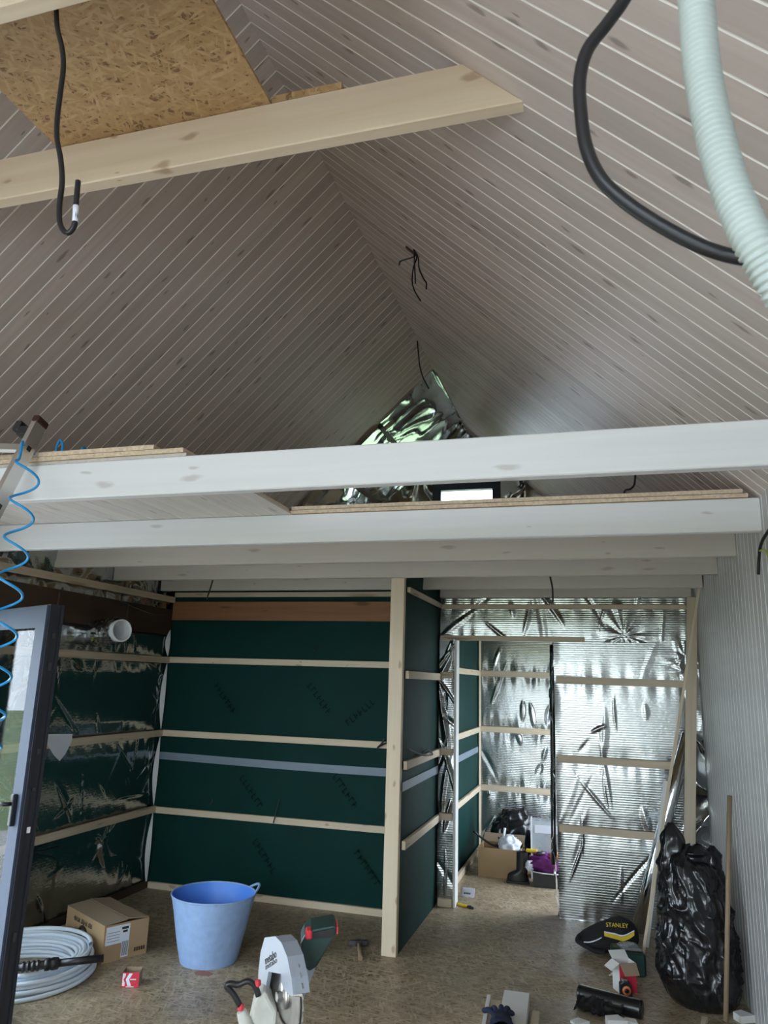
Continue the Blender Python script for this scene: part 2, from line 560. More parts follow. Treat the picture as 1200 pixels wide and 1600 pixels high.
# ================================================================== THE SETTING
# ---- floor
b = MB()
b.box(XL - 0.2, XR + 0.1, YF, YG + 0.1, -0.1, 0.0)
floor = b.build('floor', M['osb_floor'], kind='structure')
b = MB(); b.box(-45, 45, -60, 60, -0.6, -0.5)
b.build('ground', M['grass'], kind='structure')
def hdg(a, c):
    x = -16 + 30 * a
    prof = [(-10.6, -0.5), (-9.2, -0.3), (-9.0, 1.0), (-9.4, 1.9), (-10.2, 2.2), (-11.2, 1.8), (-11.6, 0.8), (-11.5, -0.5)]
    t = c * (len(prof) - 1); i = min(int(t), len(prof) - 2); f = t - i
    y = prof[i][0] + (prof[i + 1][0] - prof[i][0]) * f; z = prof[i][1] + (prof[i + 1][1] - prof[i][1]) * f
    p = V((x, y, z))
    return p + V((0, noise.noise(p * 0.9) * 0.5 + noise.noise(p * 3) * 0.2, noise.noise(p * 0.8 + V((4, 4, 4))) * 0.5))
MB().grid(hdg, 120, 28).build('unseen_hedge', M['hedge'], kind='structure')  # unseen hedge, added for the foil to reflect
b = MB(); b.box(-9, 7, -9, 13, -0.5, -0.2)
b.build('bounce_terrace', M['bounce_terrace'], kind='structure')  # unseen, added to keep the light bounced indoors neutral

# ---- roof slopes and their boards
BP = 0.095


def board_mesh(name, L, mats, w=BP, th=0.013):
    """tongue and groove board: length along local x, face up (local z = 0), tongue shows as a recessed pale strip"""
    pr = [(0.0055, 0.0), (w - 0.0028, 0.0), (w, -0.0026), (w, -th), (0.0, -th), (0.0, -0.0026), (0.0027, -0.0026)]
    bb = MB()
    n = len(pr)
    vs = [(0, y, z) for y, z in pr] + [(L, y, z) for y, z in pr]
    bb.add(vs, [])
    for i in range(n):
        j = (i + 1) % n
        bb.f.append([i, n + i, n + j, j][::-1]); bb.m.append(1 if i in (1, 5, 6) else 0); bb.sm.append(False)  # chamfers take the pale tongue colour, as if catching light
    bb.f.append(list(range(n))[::-1]); bb.m.append(0); bb.sm.append(False)
    bb.f.append(list(range(n, 2 * n))); bb.m.append(0); bb.sm.append(False)
    return bb.mesh(name, mats)


LS = math.hypot(XR - XC, ZR - ZE)
b = MB()
for sx in (-1, 1):
    xe = XC + sx * (XR - XC)
    nx, nz = sx * SL / math.hypot(1, SL), 1 / math.hypot(1, SL)     # outward normal
    o0, o1 = 0.02, 0.09
    poly = [(XC + 0, ZR + 0.014 / nz), (xe + sx * 0.09, ZE - SL * 0.09 + 0.014 / nz), (xe + sx * 0.09, ZE - SL * 0.09 + 0.10 / nz), (XC, ZR + 0.10 / nz)]
    vs = [(x, YF, z) for x, z in poly] + [(x, YG + 0.1, z) for x, z in poly]
    b.add(vs, [(0, 1, 2, 3), (7, 6, 5, 4), (0, 4, 5, 1), (1, 5, 6, 2), (2, 6, 7, 3), (3, 7, 4, 0)])
ceiling = b.build('ceiling', M['ceil'], kind='structure')
slope_me = board_mesh('board', LS, [M['ceil'], M['groove']])
YB0 = 0.385          # a board joint measured in the photograph, continued in both directions


def slope_board(sx, y):
    x_ = V((sx * (XR - XC), 0, ZE - ZR)).normalized()          # ridge -> eave
    n_ = V((-sx * SL, 0, -1)).normalized()                     # towards the room
    y_ = n_.cross(x_)
    Mx = Matrix((x_, y_, n_)).transposed().to_4x4()
    Mx.translation = V((XC, y if y_.y > 0 else y + BP, ZR))
    obj('board', slope_me, ceiling, Mx)


y = YB0
while y < YG - 0.05:
    slope_board(1, y)
    if y < 6.42:
        slope_board(-1, y)
    y += BP

# foil over the still unboarded end of the left slope
def ridged(p, k):
    return 1 - abs(noise.noise(p * k))


def foil_sheet(name, O, U, Vv, nrm, w, h, mat, parent, pins=(), seed=0, amp=0.02, crease=0.012, pleat=0.012, nu=90, nv=120, k=2.2, curl=0.0, folds=0, stars=0, fa=0.012):
    """stapled metallised sheet: slack between the battens, random sharp folds, star creases round staples"""
    O, U, Vv, nrm = V(O), V(U).normalized(), V(Vv).normalized(), V(nrm).normalized()
    sd = V((seed * 13.7, seed * 5.1, seed * 2.3))
    uu, vv = np.meshgrid(np.linspace(0, w, nu + 1), np.linspace(0, h, nv + 1))
    dp = np.full_like(uu, 9.0)
    for q in pins: dp = np.minimum(dp, np.abs(vv - q))
    free = np.clip(dp / 0.12, 0, 1)
    big = np.zeros_like(uu); rid = np.zeros_like(uu); plt = np.zeros_like(uu); crl = np.zeros_like(uu)
    for j in range(nv + 1):
        for i in range(nu + 1):
            u, v = uu[j, i], vv[j, i]
            p = V((u, v, 0)) + sd
            big[j, i] = 0.5 + 0.9 * noise.noise(p * 1.1)
            if crease:
                wp = p + V((noise.noise(p * 3.1), noise.noise(p * 3.1 + V((9, 9, 9))), 0)) * 0.10
                q = V((wp.x, wp.y * 0.55, 0.3)); q2 = V((wp.x * 0.8 + wp.y * 0.7, wp.y * 0.6 - wp.x * 0.5, 1.7))
                rid[j, i] = ridged(q, k) ** 9 * (0.25 + 0.75 * free[j, i]) + 0.7 * ridged(q2, k * 1.8) ** 12
            if dp[j, i] < 0.35:
                plt[j, i] = noise.noise(V((u * 15 + seed, v * 3, 7)))
            if curl:
                crl[j, i] = 0.5 + noise.noise(p * 4)
    d = amp * free * big + crease * rid + pleat * np.exp(-dp / 0.07) * (1 - np.exp(-dp / 0.012)) * plt
    if curl:
        d += curl * np.clip(1 - np.minimum(uu, w - uu) / 0.06, 0, 1) ** 2 * crl
    R_ = random.Random(seed * 7 + 1)
    for _ in range(folds):
        u0, v0 = R_.uniform(0, w), R_.uniform(0, h)
        an = pi / 2 + R_.gauss(0, 0.55)
        hl, wd, am = R_.uniform(0.06, 0.34), R_.uniform(0.010, 0.045), fa * R_.uniform(0.25, 1.0) * R_.choice((1, 1, -0.6))
        s_ = (uu - u0) * cos(an) + (vv - v0) * sin(an)
        c_ = -(uu - u0) * sin(an) + (vv - v0) * cos(an) + 0.10 * s_ * s_ / hl * R_.uniform(-1, 1)
        tap = np.clip(1 - (s_ / hl) ** 2, 0, 1)
        sk = R_.uniform(0.35, 1.0)
        d += am * tap * np.clip(1 - np.where(c_ > 0, c_ / (wd * sk), -c_ / wd) / np.maximum(0.25 + 0.75 * tap, 0.05), 0, 1)
    for _ in range(stars):
        u0 = R_.uniform(0.05, w - 0.05); v0 = (R_.choice(pins) + R_.choice((-1, 1)) * R_.uniform(0.02, 0.3)) if pins else R_.uniform(0, h)
        rr = np.hypot(uu - u0, (vv - v0)); th = np.arctan2(vv - v0, uu - u0)
        nn, ph, ext = R_.choice((7, 9, 11)), R_.uniform(0, 6), R_.uniform(0.07, 0.18)
        saw_ = np.abs(((th * nn / (2 * pi) + ph + 0.25 * np.sin(3 * th + ph)) % 1.0) - 0.5) * 2
        d += fa * 0.8 * saw_ * np.exp(-rr / ext) * (1 - np.exp(-rr / 0.02))
    d = np.maximum(d, -0.004)
    P = [O + U * float(uu[j, i]) + Vv * float(vv[j, i]) + nrm * float(d[j, i]) for j in range(nv + 1) for i in range(nu + 1)]
    bb = MB(); w1_ = nu + 1
    bb.add(P, [(j * w1_ + i, j * w1_ + i + 1, (j + 1) * w1_ + i + 1, (j + 1) * w1_ + i) for j in range(nv) for i in range(nu)], 0, True)
    return bb.build(name, mat, parent)


dn = V((-(XR - XC), 0, ZE - ZR)).normalized()
nL = V((SL, 0, -1)).normalized()
foil_sheet('foil_sheet', V((XC, 6.42, ZR)) + nL * -0.006, (0, 1, 0), dn, nL, YG - 6.42, LS, M['foil_smooth'], ceiling, pins=(0.75, 1.35, 2.0), seed=3, amp=0.05, crease=0.04, pleat=0.03, nu=80, nv=110, k=1.6)
for v in (0.75, 1.35, 2.0):
    p = V((XC, 6.48, ZR)) + dn * v + nL * 0.015
    plank('batten', p, p + V((0, YG - 6.5, 0)), 0.025, 0.05, M['brown'], ceiling, up=dn)
# foil-taped joint running along the far end of the ridge
rp = [V((XC + 0.02 + 0.006 * noise.noise(V((i, 0, 0))), 6.45 + i * 0.06, ZR - 0.03 + 0.008 * noise.noise(V((i * 1.3, 5, 0))))) for i in range(31)]
MB().tube(rp, [0.012 + 0.009 * noise.noise(V((i * 2.1, 1, 1))) for i in range(31)], 8).build('foil_tape', M['foil_smooth'], ceiling)

# ---- right wall with vertical boards (openings only beyond the hall wall)
b = MB()
b.box(XR + 0.014, XR + 0.10, YF, 6.4, 0, ZE + 0.05)
b.box(XR + 0.014, XR + 0.10, 8.0, YG + 0.1, 0, ZE + 0.05)
b.box(XR + 0.014, XR + 0.10, 6.4, 8.0, 0, 0.25)
b.box(XR + 0.014, XR + 0.10, 6.4, 8.0, 2.05, ZE + 0.05)
wall_right = b.build('wall_right', M['wallb'], kind='structure')
wall_me = board_mesh('board', ZE, [M['wallb'], plain('white_lit_wall_groove', (0.90, 0.90, 0.89), 0.6)])  # groove colour raised to paint in light caught by the chamfers
y = YB0
while y < 6.0:
    x_, n_ = V((0, 0, -1)), V((-1, 0, 0))
    y_ = n_.cross(x_)
    Mx = Matrix((x_, y_, n_)).transposed().to_4x4()
    Mx.translation = V((XR, y if y_.y > 0 else y + BP, ZE))
    obj('board', wall_me, wall_right, Mx)
    y += BP

# ---- near gable behind the camera: wide glazed opening
b = MB()
b.box(XL - 0.1, -3.4, YF - 0.1, YF, 0, 2.6)
b.box(0.5, XR + 0.1, YF - 0.1, YF, 0, 2.6)
b.box(-3.4, 0.5, YF - 0.1, YF, 2.25, 2.6)
# upper gable: sides and top around a trapezoid of glass
def gab(poly):
    n = len(poly)
    b.add([(x, YF, z) for x, z in poly] + [(x, YF - 0.1, z) for x, z in poly], [tuple(range(n)), tuple(range(2 * n - 1, n - 1, -1))] + [(i, n + i, n + (i + 1) % n, (i + 1) % n) for i in range(n)])
gab([(XL - 0.1, 2.6), (-2.75, 2.6), (-2.75, 3.45), (XL - 0.1, 2.65)])
gab([(-0.15, 2.6), (XR + 0.1, 2.6), (XR + 0.1, 2.65), (-0.15, 3.45)])
gab([(-2.75, 3.40), (-0.15, 3.40), (XC, 4.75)])
wall_front = b.build('wall_front', M['wallb'], kind='structure')
w1 = thing('window_1', (XC, YF - 0.05, 0), None, None, kind='structure')
for x in (-3.37, -2.1, -0.8, 0.47):
    MB().box(x - 0.03, x + 0.03, YF - 0.08, YF - 0.02, 0, 2.25).build('window_frame', M['anthracite'], w1)

# ---- left wall: opening with the inward swung door, then foil
b = MB()
b.box(XL - 0.16, XL - 0.03, YF, 1.95, 0, 2.6)
b.box(XL - 0.16, XL - 0.03, 3.55, 6.0, 0, 2.6)
b.box(XL - 0.16, XL - 0.03, 1.95, 3.55, 2.08, 2.6)
wall_left = b.build('wall_left', M['core'], kind='structure')
foil_sheet('foil_sheet', (XL - 0.01, 3.6, 0), (0, 1, 0), (0, 0, 1), (1, 0, 0), 2.13, 2.02, M['foil_smooth'], wall_left,
           pins=(0.0, 0.6, 1.21, 1.825), seed=1, amp=0.016, crease=0.0, pleat=0.014, nu=190, nv=190, folds=70, stars=9, fa=0.016)
foil_sheet('foil_sheet', (XL - 0.015, 3.55, 2.26), (0, 1, 0), (0, 0, 1), (1, 0, 0), 2.2, 0.34, M['foil_smooth'], wall_left,
           pins=(0.08,), seed=6, amp=0.03, crease=0.03, pleat=0.03, nu=120, nv=24, k=3)
MB().box(XL - 0.03, XL - 0.012, YF, 1.95, 0, 2.6).build('lining_panel', M['wallb'], wall_left)
for z in (0.605, 1.213, 1.822):
    plank('batten', (XL + 0.028, 3.66, z), (XL + 0.028, 5.72, z), 0.025, 0.052, M['batten'], wall_left)
plank('batten', (XL + 0.025, 3.55, 2.335), (XL + 0.025, 5.72, 2.345), 0.025, 0.05, M['batten'], wall_left)
plank('header_beam', (XL - 0.02, 3.5, 2.15), (XL - 0.02, 5.74, 2.15), 0.06, 0.22, M['brown'], wall_left)
for y in (4.3, 5.1):
    plank('packer', (XL + 0.014, y, 2.05), (XL + 0.014, y, 2.24), 0.04, 0.012, M['brown'], wall_left, up=(1, 0, 0))
# pale edge of the sheet curling away in the corner
for z0, z1 in ((0.02, 0.575), (0.635, 1.18), (1.245, 1.79), (1.855, 2.08)):
    def edge(a, c, z0=z0, z1=z1):
        z = z0 + (z1 - z0) * c
        s = sin(pi * c)
        return V((XL + 0.014 + 0.03 * s * a, 5.725 - 0.03 * (1 - a) * (0.35 + 0.65 * s) - 0.035 * s, z))
    MB().grid(edge, 4, 14).build('sheet_edge', M['whitep'], wall_left)
# old tape crossing the foil low down, skirting batten
plank('batten', (XL + 0.012, 3.7, 0.025), (XL + 0.012, 5.72, 0.025), 0.03, 0.05, M['brown'], wall_left)

# ---- back wall of the left bay: green membrane, battens
YBK = 5.745
b = MB()
b.box(XL - 0.1, -1.40, YBK + 0.012, YBK + 0.1, 0, 2.58)
wall_back = b.build('wall_back', M['core'], kind='structure')


def membrane(O, U, w, h, parent, seed, nrm, pins):
    O, U, nrm = V(O), V(U), V(nrm)

    def fn(a, c):
        u, v = a * w, c * h
        dp = min(abs(v - q) for q in pins)
        fr = min(1, dp / 0.15)
        p = V((u, v, seed))
        d = 0.008 * fr * (0.6 + noise.noise(p * 1.6)) + 0.004 * fr * ridged(V((u * 0.9 + v * 0.6, v * 0.7 - u * 0.6, seed)), 2.6) ** 6
        return O + U * u + V((0, 0, v)) + nrm * d
    return MB().grid(fn, 60, 60).build('membrane', M['green'], parent)


membrane((XL - 0.02, YBK, 0), (1, 0, 0), -1.40 - XL + 0.02, 2.57, wall_back, 2, (0, -1, 0), (0.02, 0.595, 1.21, 1.825, 2.25, 2.39))
for z, h in ((0.018, 0.054), (0.5955, 0.05), (1.211, 0.05), (1.8225, 0.05), (2.388, 0.04)):
    plank('batten', (XL + 0.03, YBK - 0.0125 - 0.005, z + 0.003), (-1.405, YBK - 0.0125 - 0.005, z + 0.003), 0.025, h, M['batten'] if z > 2 else M['pine'], wall_back)
plank('header_plank', (XL + 0.02, YBK - 0.015, 2.25), (-1.405, YBK - 0.015, 2.25), 0.022, 0.16, M['red_pine'], wall_back)
# lap tape
def lap(a, c):
    x = XL + 0.01 + a * 2.22
    return V((x, YBK - 0.0135 - 0.003 * noise.noise(V((x * 3, 0, 2))), 0.993 + 0.06 * c + 0.012 * sin(x * 1.3 + 1)))
MB().grid(lap, 40, 1).build('tape', M['tape'], wall_back)
# faint diagonal print on the membrane
for i, (x, z, a) in enumerate(((-3.05, 1.52, -50), (-2.2, 1.55, -50), (-2.75, 0.80, -50), (-1.95, 0.86, -50), (-2.6, 0.33, -50), (-1.75, 0.32, -50), (-1.85, 1.45, 40))):
    Mx = frame((x, YBK - 0.0145, z), (cos(RAD(a)), 0, sin(RAD(a))), (0, 0, 1))
    x_ = V((cos(RAD(a)), 0, sin(RAD(a)))); z_ = V((0, -1, 0)); y_ = z_.cross(x_)
    Mx = Matrix((x_, y_, z_)).transposed().to_4x4(); Mx.translation = V((x, YBK - 0.0155, z))
    bb = MB()
    rr = random.Random(i)
    for q in range(7):
        u = -0.14 + q * 0.043
        bb.box(u, u + 0.012, -0.025, 0.025, 0, 0.0006)
        hh = rr.choice((-0.022, 0.0, 0.018))
        bb.box(u, u + 0.03, hh - 0.006, hh + 0.006, 0, 0.0006)
    bb2 = MB(); bb2.v = [Mx @ p for p in bb.v]; bb2.f, bb2.m, bb2.sm = bb.f, bb.m, bb.sm
    bb2.build('print', M['print'], wall_back)

# ---- partition running away from the post, green membrane on its hall side
XP = -1.30
b = MB()
b.box(-1.40, XP - 0.012, 5.05, YG, 0, 2.57)
wall_partition = b.build('wall_partition', M['core'], kind='structure')
PINS = (0.02, 0.645, 1.15, 1.75, 2.335)
def memX(y0, y1, seed):
    def fn(a, c):
        yy, v = y0 + (y1 - y0) * a, c * 2.56
        dp = min(abs(v - q) for q in PINS)
        fr = min(1, dp / 0.15) * min(1, (yy - y0) / 0.1, (y1 - yy) / 0.1)
        return V((XP - 0.008 + 0.008 * fr * (0.6 + noise.noise(V((yy * 1.6, v * 1.6, seed)))), yy, v))
    MB().grid(fn, 40, 50).build('membrane', M['green'], wall_partition)
memX(4.99, 6.14, 4)
memX(6.2, YG, 8)
for z in (0.648, 1.150, 1.747):
    plank('batten', (XP + 0.014, 5.02, z), (XP + 0.014, 6.13, z), 0.025, 0.055, M['batten'], wall_partition)
plank('batten', (XP + 0.014, 5.02, 2.337), (XP + 0.014, 6.13, 2.337), 0.025, 0.036, M['batten'], wall_partition)
for z in (0.62, 1.22, 1.815):
    plank('batten', (XP + 0.014, 6.75, z), (XP + 0.014, YG - 0.03, z), 0.025, 0.055, M['batten'], wall_partition)
plank('batten', (XP + 0.03, 6.55, 0.03), (XP + 0.03, YG - 0.03, 0.03), 0.03, 0.055, M['batten'], wall_partition)
plank('corner_strip', (XP + 0.012, YG - 0.03, 0.02), (XP + 0.012, YG - 0.03, 2.4), 0.02, 0.025, M['batten'], wall_partition)
for y0, y1 in ((4.99, 6.13), (6.25, 8.2)):
    def lap2(a, c, y0=y0, y1=y1):
        y = y0 + (y1 - y0) * a
        return V((XP + 0.0065, y, 0.985 + 0.06 * c))
    MB().grid(lap2, 12, 1).build('tape', M['tape'], wall_partition)
plank('timber_post', (-1.3535, 4.985, 0), (-1.3535, 4.985, 2.56), 0.097, 0.05, M['pine'], None, up=(0, 1, 0), label='pale raw pine post standing on the floor at the end of the green partition', cat='post', kind='thing')

# ---- foil covered wall across the hall, with a doorway
YH = 6.16
b = MB()
b.box(-1.295, -1.165, YH + 0.012, YH + 0.09, 0, 2.57)
b.box(-0.345, XR, YH + 0.012, YH + 0.09, 0, 2.57)
b.box(-1.165, -0.345, YH + 0.012, YH + 0.09, 2.08, 2.57)
wall_hall = b.build('wall_hall', M['core'], kind='structure')
foil_sheet('foil_sheet', (-0.36, YH, 0.0), (1, 0, 0), (0, 0, 1), (0, -1, 0), XR + 0.36, 2.07, M['foil'], wall_hall,
           pins=(0.02, 0.641, 1.148, 1.748), seed=11, amp=0.007, crease=0.0, pleat=0.012, nu=150, nv=240, curl=0.02, folds=22, stars=2, fa=0.014)
foil_sheet('foil_sheet', (-1.295, YH, 2.05), (1, 0, 0), (0, 0, 1), (0, -1, 0), XR + 1.295, 0.52, M['foil'], wall_hall,
           pins=(0.02, 0.28), seed=5, amp=0.007, crease=0.0, pleat=0.010, nu=220, nv=60, folds=14, stars=1, fa=0.018)
foil_sheet('foil_sheet', (-1.295, YH, 0.0), (1, 0, 0), (0, 0, 1), (0, -1, 0), 0.13, 2.06, M['foil'], wall_hall,
           pins=(0.02, 0.657, 1.155, 1.76), seed=21, amp=0.02, crease=0.0, pleat=0.02, nu=30, nv=200, folds=16, stars=0, fa=0.03)
for z in (0.641, 1.148, 1.748):
    plank('batten', (-0.345, YH - 0.0175, z + 0.004), (0.64, YH - 0.0175, z - 0.004), 0.025, 0.055, M['batten'], wall_hall)
for z in (0.657, 1.155, 1.762):
    plank('batten', (-1.285, YH - 0.0175, z), (-1.175, YH - 0.0175, z), 0.025, 0.052, M['batten'], wall_hall)
plank('batten', (-1.285, YH - 0.0175, 2.332), (0.66, YH - 0.0175, 2.332), 0.025, 0.036, M['batten'], wall_hall)
plank('batten', (-1.285, YH - 0.0175, 2.07), (-0.115, YH - 0.0175, 2.07), 0.025, 0.04, M['batten'], wall_hall)
plank('batten', (-1.285, YH - 0.0175, 0.03), (-1.175, YH - 0.0175, 0.03), 0.025, 0.06, M['pine'], wall_hall)
plank('door_jamb', (-1.158, YH + 0.03, 0), (-1.158, YH + 0.03, 2.06), 0.02, 0.12, M['offwhite'], wall_hall, up=(0, 1, 0))
# inner edge of the doorway: black strip paints in the foil edge's dark reflection
foil_sheet('foil_return', (-0.352, YH + 0.02, 0.0), (0, 1, 0), (0, 0, 1), (-1, 0, 0), 0.1, 2.06, M['foil'], wall_hall, pins=(0.0,), seed=31, amp=0.02, crease=0.03, nu=12, nv=120, k=3)
ep = [V((-0.375 - 0.02 * i / 20 + 0.006 * noise.noise(V((i * 0.7, 0, 0))), YH + 0.09, 2.03 - i * 0.076)) for i in range(23)]
MB().tube(ep, [0.022 + 0.008 * noise.noise(V((i * 0.9, 4, 0))) for i in range(23)], 8).build('dark_reflection_edge', M['blackbag'], wall_hall)

# ---- far end wall: foil, battens, window up in the loft
b = MB()
wx0, wx1, wz0, wz1 = -1.85, -1.04, 2.95, 4.03
b.box(XL - 0.1, XR + 0.1, YG + 0.012, YG + 0.12, 0, 2.6)
b.box(XL - 0.1, wx0, YG + 0.012, YG + 0.12, 2.6, ZR + 0.1)
b.box(wx1, XR + 0.1, YG + 0.012, YG + 0.12, 2.6, ZR + 0.1)
b.box(wx0, wx1, YG + 0.012, YG + 0.12, 2.6, wz0)
b.box(wx0, wx1, YG + 0.012, YG + 0.12, wz1, ZR + 0.1)
wall_far = b.build('wall_far', M['core'], kind='structure')
foil_sheet('foil_sheet', (XP, YG, 0.0), (1, 0, 0), (0, 0, 1), (0, -1, 0), XR - XP, 2.5, M['foil'], wall_far,
           pins=(0.02, 0.624, 1.225, 1.816), seed=14, amp=0.012, crease=0.0, pleat=0.03, nu=170, nv=170, folds=40, stars=3, fa=0.03)
for z in (0.624, 1.225, 1.816):
    plank('batten', (XP + 0.03, YG - 0.0175, z), (XR, YG - 0.0175, z - 0.01), 0.025, 0.06, M['batten'], wall_far)
foil_sheet('foil_sheet', (XL, YG, 2.6), (1, 0, 0), (0, 0, 1), (0, -1, 0), wx0 - XL, 2.1, M['foil_smooth'], wall_far, pins=(0.5, 1.1), seed=17, amp=0.03, crease=0.05, nu=80, nv=90, k=2)
foil_sheet('foil_sheet', (wx1, YG, 2.6), (1, 0, 0), (0, 0, 1), (0, -1, 0), XR - wx1, 2.1, M['foil_smooth'], wall_far, pins=(0.5, 1.1), seed=18, amp=0.03, crease=0.05, nu=80, nv=90, k=2)
foil_sheet('foil_sheet', (wx0, YG, wz1), (1, 0, 0), (0, 0, 1), (0, -1, 0), wx1 - wx0, ZR - wz1, M['foil_smooth'], wall_far, pins=(0.0,), seed=19, amp=0.03, crease=0.05, nu=40, nv=40, k=2)
w2 = thing('window_2', ((wx0 + wx1) / 2, YG, wz0), None, None, kind='structure')
fr = MB()
fr.box(wx0, wx0 + 0.10, YG - 0.02, YG + 0.06, wz0, wz1); fr.box(wx1 - 0.10, wx1, YG - 0.02, YG + 0.06, wz0, wz1)
fr.box(wx0 + 0.10, wx1 - 0.10, YG - 0.02, YG + 0.06, wz0, wz0 + 0.1); fr.box(wx0 + 0.10, wx1 - 0.10, YG - 0.02, YG + 0.06, wz1 - 0.1, wz1)
fr.build('window_frame', plain('slate_blue_frame', (0.035, 0.05, 0.095), 0.4), w2)
MB().box(wx0 + 0.1, wx1 - 0.1, YG + 0.02, YG + 0.026, wz0 + 0.1, wz1 - 0.1).build('pane', M['glass'], w2)
p = V((XC + 0.62, YG - 0.02, 2.62))
plank('stud', (-2.35, YG - 0.03, 2.62), (-2.35, YG - 0.03, 3.7), 0.05, 0.04, M['batten'], wall_far)

# ================================================================== TIMBERS
def beam(y0, z0, z1, x0, x1, mat, label, name='loft_beam', th=0.045):
    return plank(name, (x0, y0 + th / 2, (z0 + z1) / 2), (x1, y0 + th / 2, (z0 + z1) / 2), th, z1 - z0, mat, None, r=0.004, label=label, cat='beam', kind='thing')


beam(2.475, 2.405, 2.56, XL, XR + 0.0, M['white'], 'bright white loft beam closest to the camera under the ladder top', th=0.05)
beam(3.545, 2.405, 2.56, XL, XR + 0.0, M['white'], 'whitish loft beam carrying the cut edge of the strand board deck', th=0.05)
beam(4.21, 2.405, 2.56, XL, XR, M['grey'], 'greyish loft beam next behind the deck edge beam')
beam(4.87, 2.405, 2.56, XL, XR, M['grey'], 'greyish loft beam just in front of the pine post head')
beam(5.53, 2.405, 2.56, XL, XR - 0.01, M['grey'], 'greyish loft beam second from the foil covered hall wall')
beam(6.10, 2.405, 2.56, -1.29, XR - 0.02, M['grey'], 'short greyish loft beam right against the foil covered hall wall')


def collar(y0, label, mat, z0=3.412, z1=3.592, th=0.05):
    xa = XC - (ZR - z1) / SL - 0.25
    def xe(z): return (ZR - z) / SL + 0.003
    b = MB()
    L0, L1 = xe(z0), xe(z1)
    vs = [(XC - L0, y0, z0), (XC + L0, y0, z0), (XC + L1, y0, z1), (XC - L1, y0, z1)]
    b.add(vs + [(x, y + th, z) for x, y, z in vs], [(0, 1, 2, 3), (7, 6, 5, 4), (0, 4, 5, 1), (1, 5, 6, 2), (2, 6, 7, 3), (3, 7, 4, 0)])
    o = b.build('collar_beam', mat, None, label=label, cat='beam', kind='thing')
    md = o.modifiers.new('soft_edges', 'BEVEL'); md.width = 0.004; md.segments = 1
    return o


collar(1.89, 'raw pine collar beam under the pitched ceiling carrying the strand board offcut strip', M['pine'])
collar(1.225, 'raw pine collar beam at the top corner of the photo above the hooked cable', M['pine'])
b = MB(); b.box(-1.868, -1.006, 1.21, 1.93, 3.593, 3.605)
b.build('strand_board_sheet', M['osb'], None, label='brown strand board panel lying flat across the two collar beams', cat='board')
b = MB(); b.box(-1.0, -0.752, 1.893, 1.94, 3.593, 3.621, 0)
b.build('strand_board_strip', M['osb'], None, label='narrow strand board offcut lying on the raw pine collar beam', cat='board')

# ---- loft deck
b = MB()
b.box(-1.57, XR - 0.05, 3.535, 8.2, 2.561, 2.5795); b.box(-1.57, XR - 0.07, 3.54, 8.2, 2.583, 2.602); b.box(-1.57, XR - 0.08, 3.56, 8.2, 2.5795, 2.583)
o = b.build('loft_deck', [M['osb'], M['osb_edge']], None, label='two layer strand board loft floor with its cut edge over the second white beam', cat='floor deck')
# front edges get the layered edge look
for p in o.data.polygons:
    if p.normal.y < -0.5 or p.normal.x > 0.5: p.material_index = 1
left_deck = thing('loft_deck', (-2.6, 3.0, 2.56), 'strand board loft floor over the left bay with white boards underneath', 'floor deck')
b = MB()
b.box(XL, -1.585, 2.47, 3.54, 2.5745, 2.5935, 0); b.box(XL, -1.72, 2.465, 3.5, 2.594, 2.613, 0)
b.box(XL, -1.575, 3.595, 8.2, 2.5745, 2.5935, 0)
o = b.build('strand_board', [M['osb'], M['osb_edge']], left_deck)
for p in o.data.polygons:
    if p.normal.y < -0.5 or p.normal.x > 0.5: p.material_index = 1
under_me = board_mesh('board', 1.10, [M['under'], M['groove']])
x = -1.575 - BP
while x > XL:
    x_, n_ = V((0, 1, 0)), V((0, 0, -1))
    y_ = n_.cross(x_)
    Mx = Matrix((x_, y_, n_)).transposed().to_4x4()
    Mx.translation = V((x if y_.x > 0 else x + BP, 2.48, 2.5611))
    obj('board', under_me, left_deck, Mx)
    x -= BP

# ================================================================== CABLES UNDER THE ROOF
def cable(name, pts, r, label, cat='cable', mat=None, n=8, seg=6):
    return MB().tube(smooth_path(pts, seg), r, n).build(name, mat or M['cable'], None, label=label, cat=cat)


# cable with a hooked end below the near collar beam
hook_px = [(88, 14), (90, 45), (97, 75), (99, 105), (95, 140), (90, 180), (89, 215), (95, 250), (97, 285), (93, 320), (94, 350), (104, 364), (114, 357), (118, 342), (119, 318), (122, 283)]
hc = thing('hanging_cable', PY(88, 14, 1.29), 'black cable with a hooked end hanging from the top collar beam over the strand board', 'cable')
hp = smooth_path([PY(88, -40, 1.29)] + [PY(x, y, 1.30) for x, y in hook_px], 6)
MB().tube(hp, 0.0068, 10).build('sheath', M['cable'], hc)
MB().tube([PY(117.5, 347, 1.30), PY(118.4, 333, 1.30), PY(118.7, 322, 1.30)], 0.0072, 10).build('label_sleeve', M['paper'], hc)

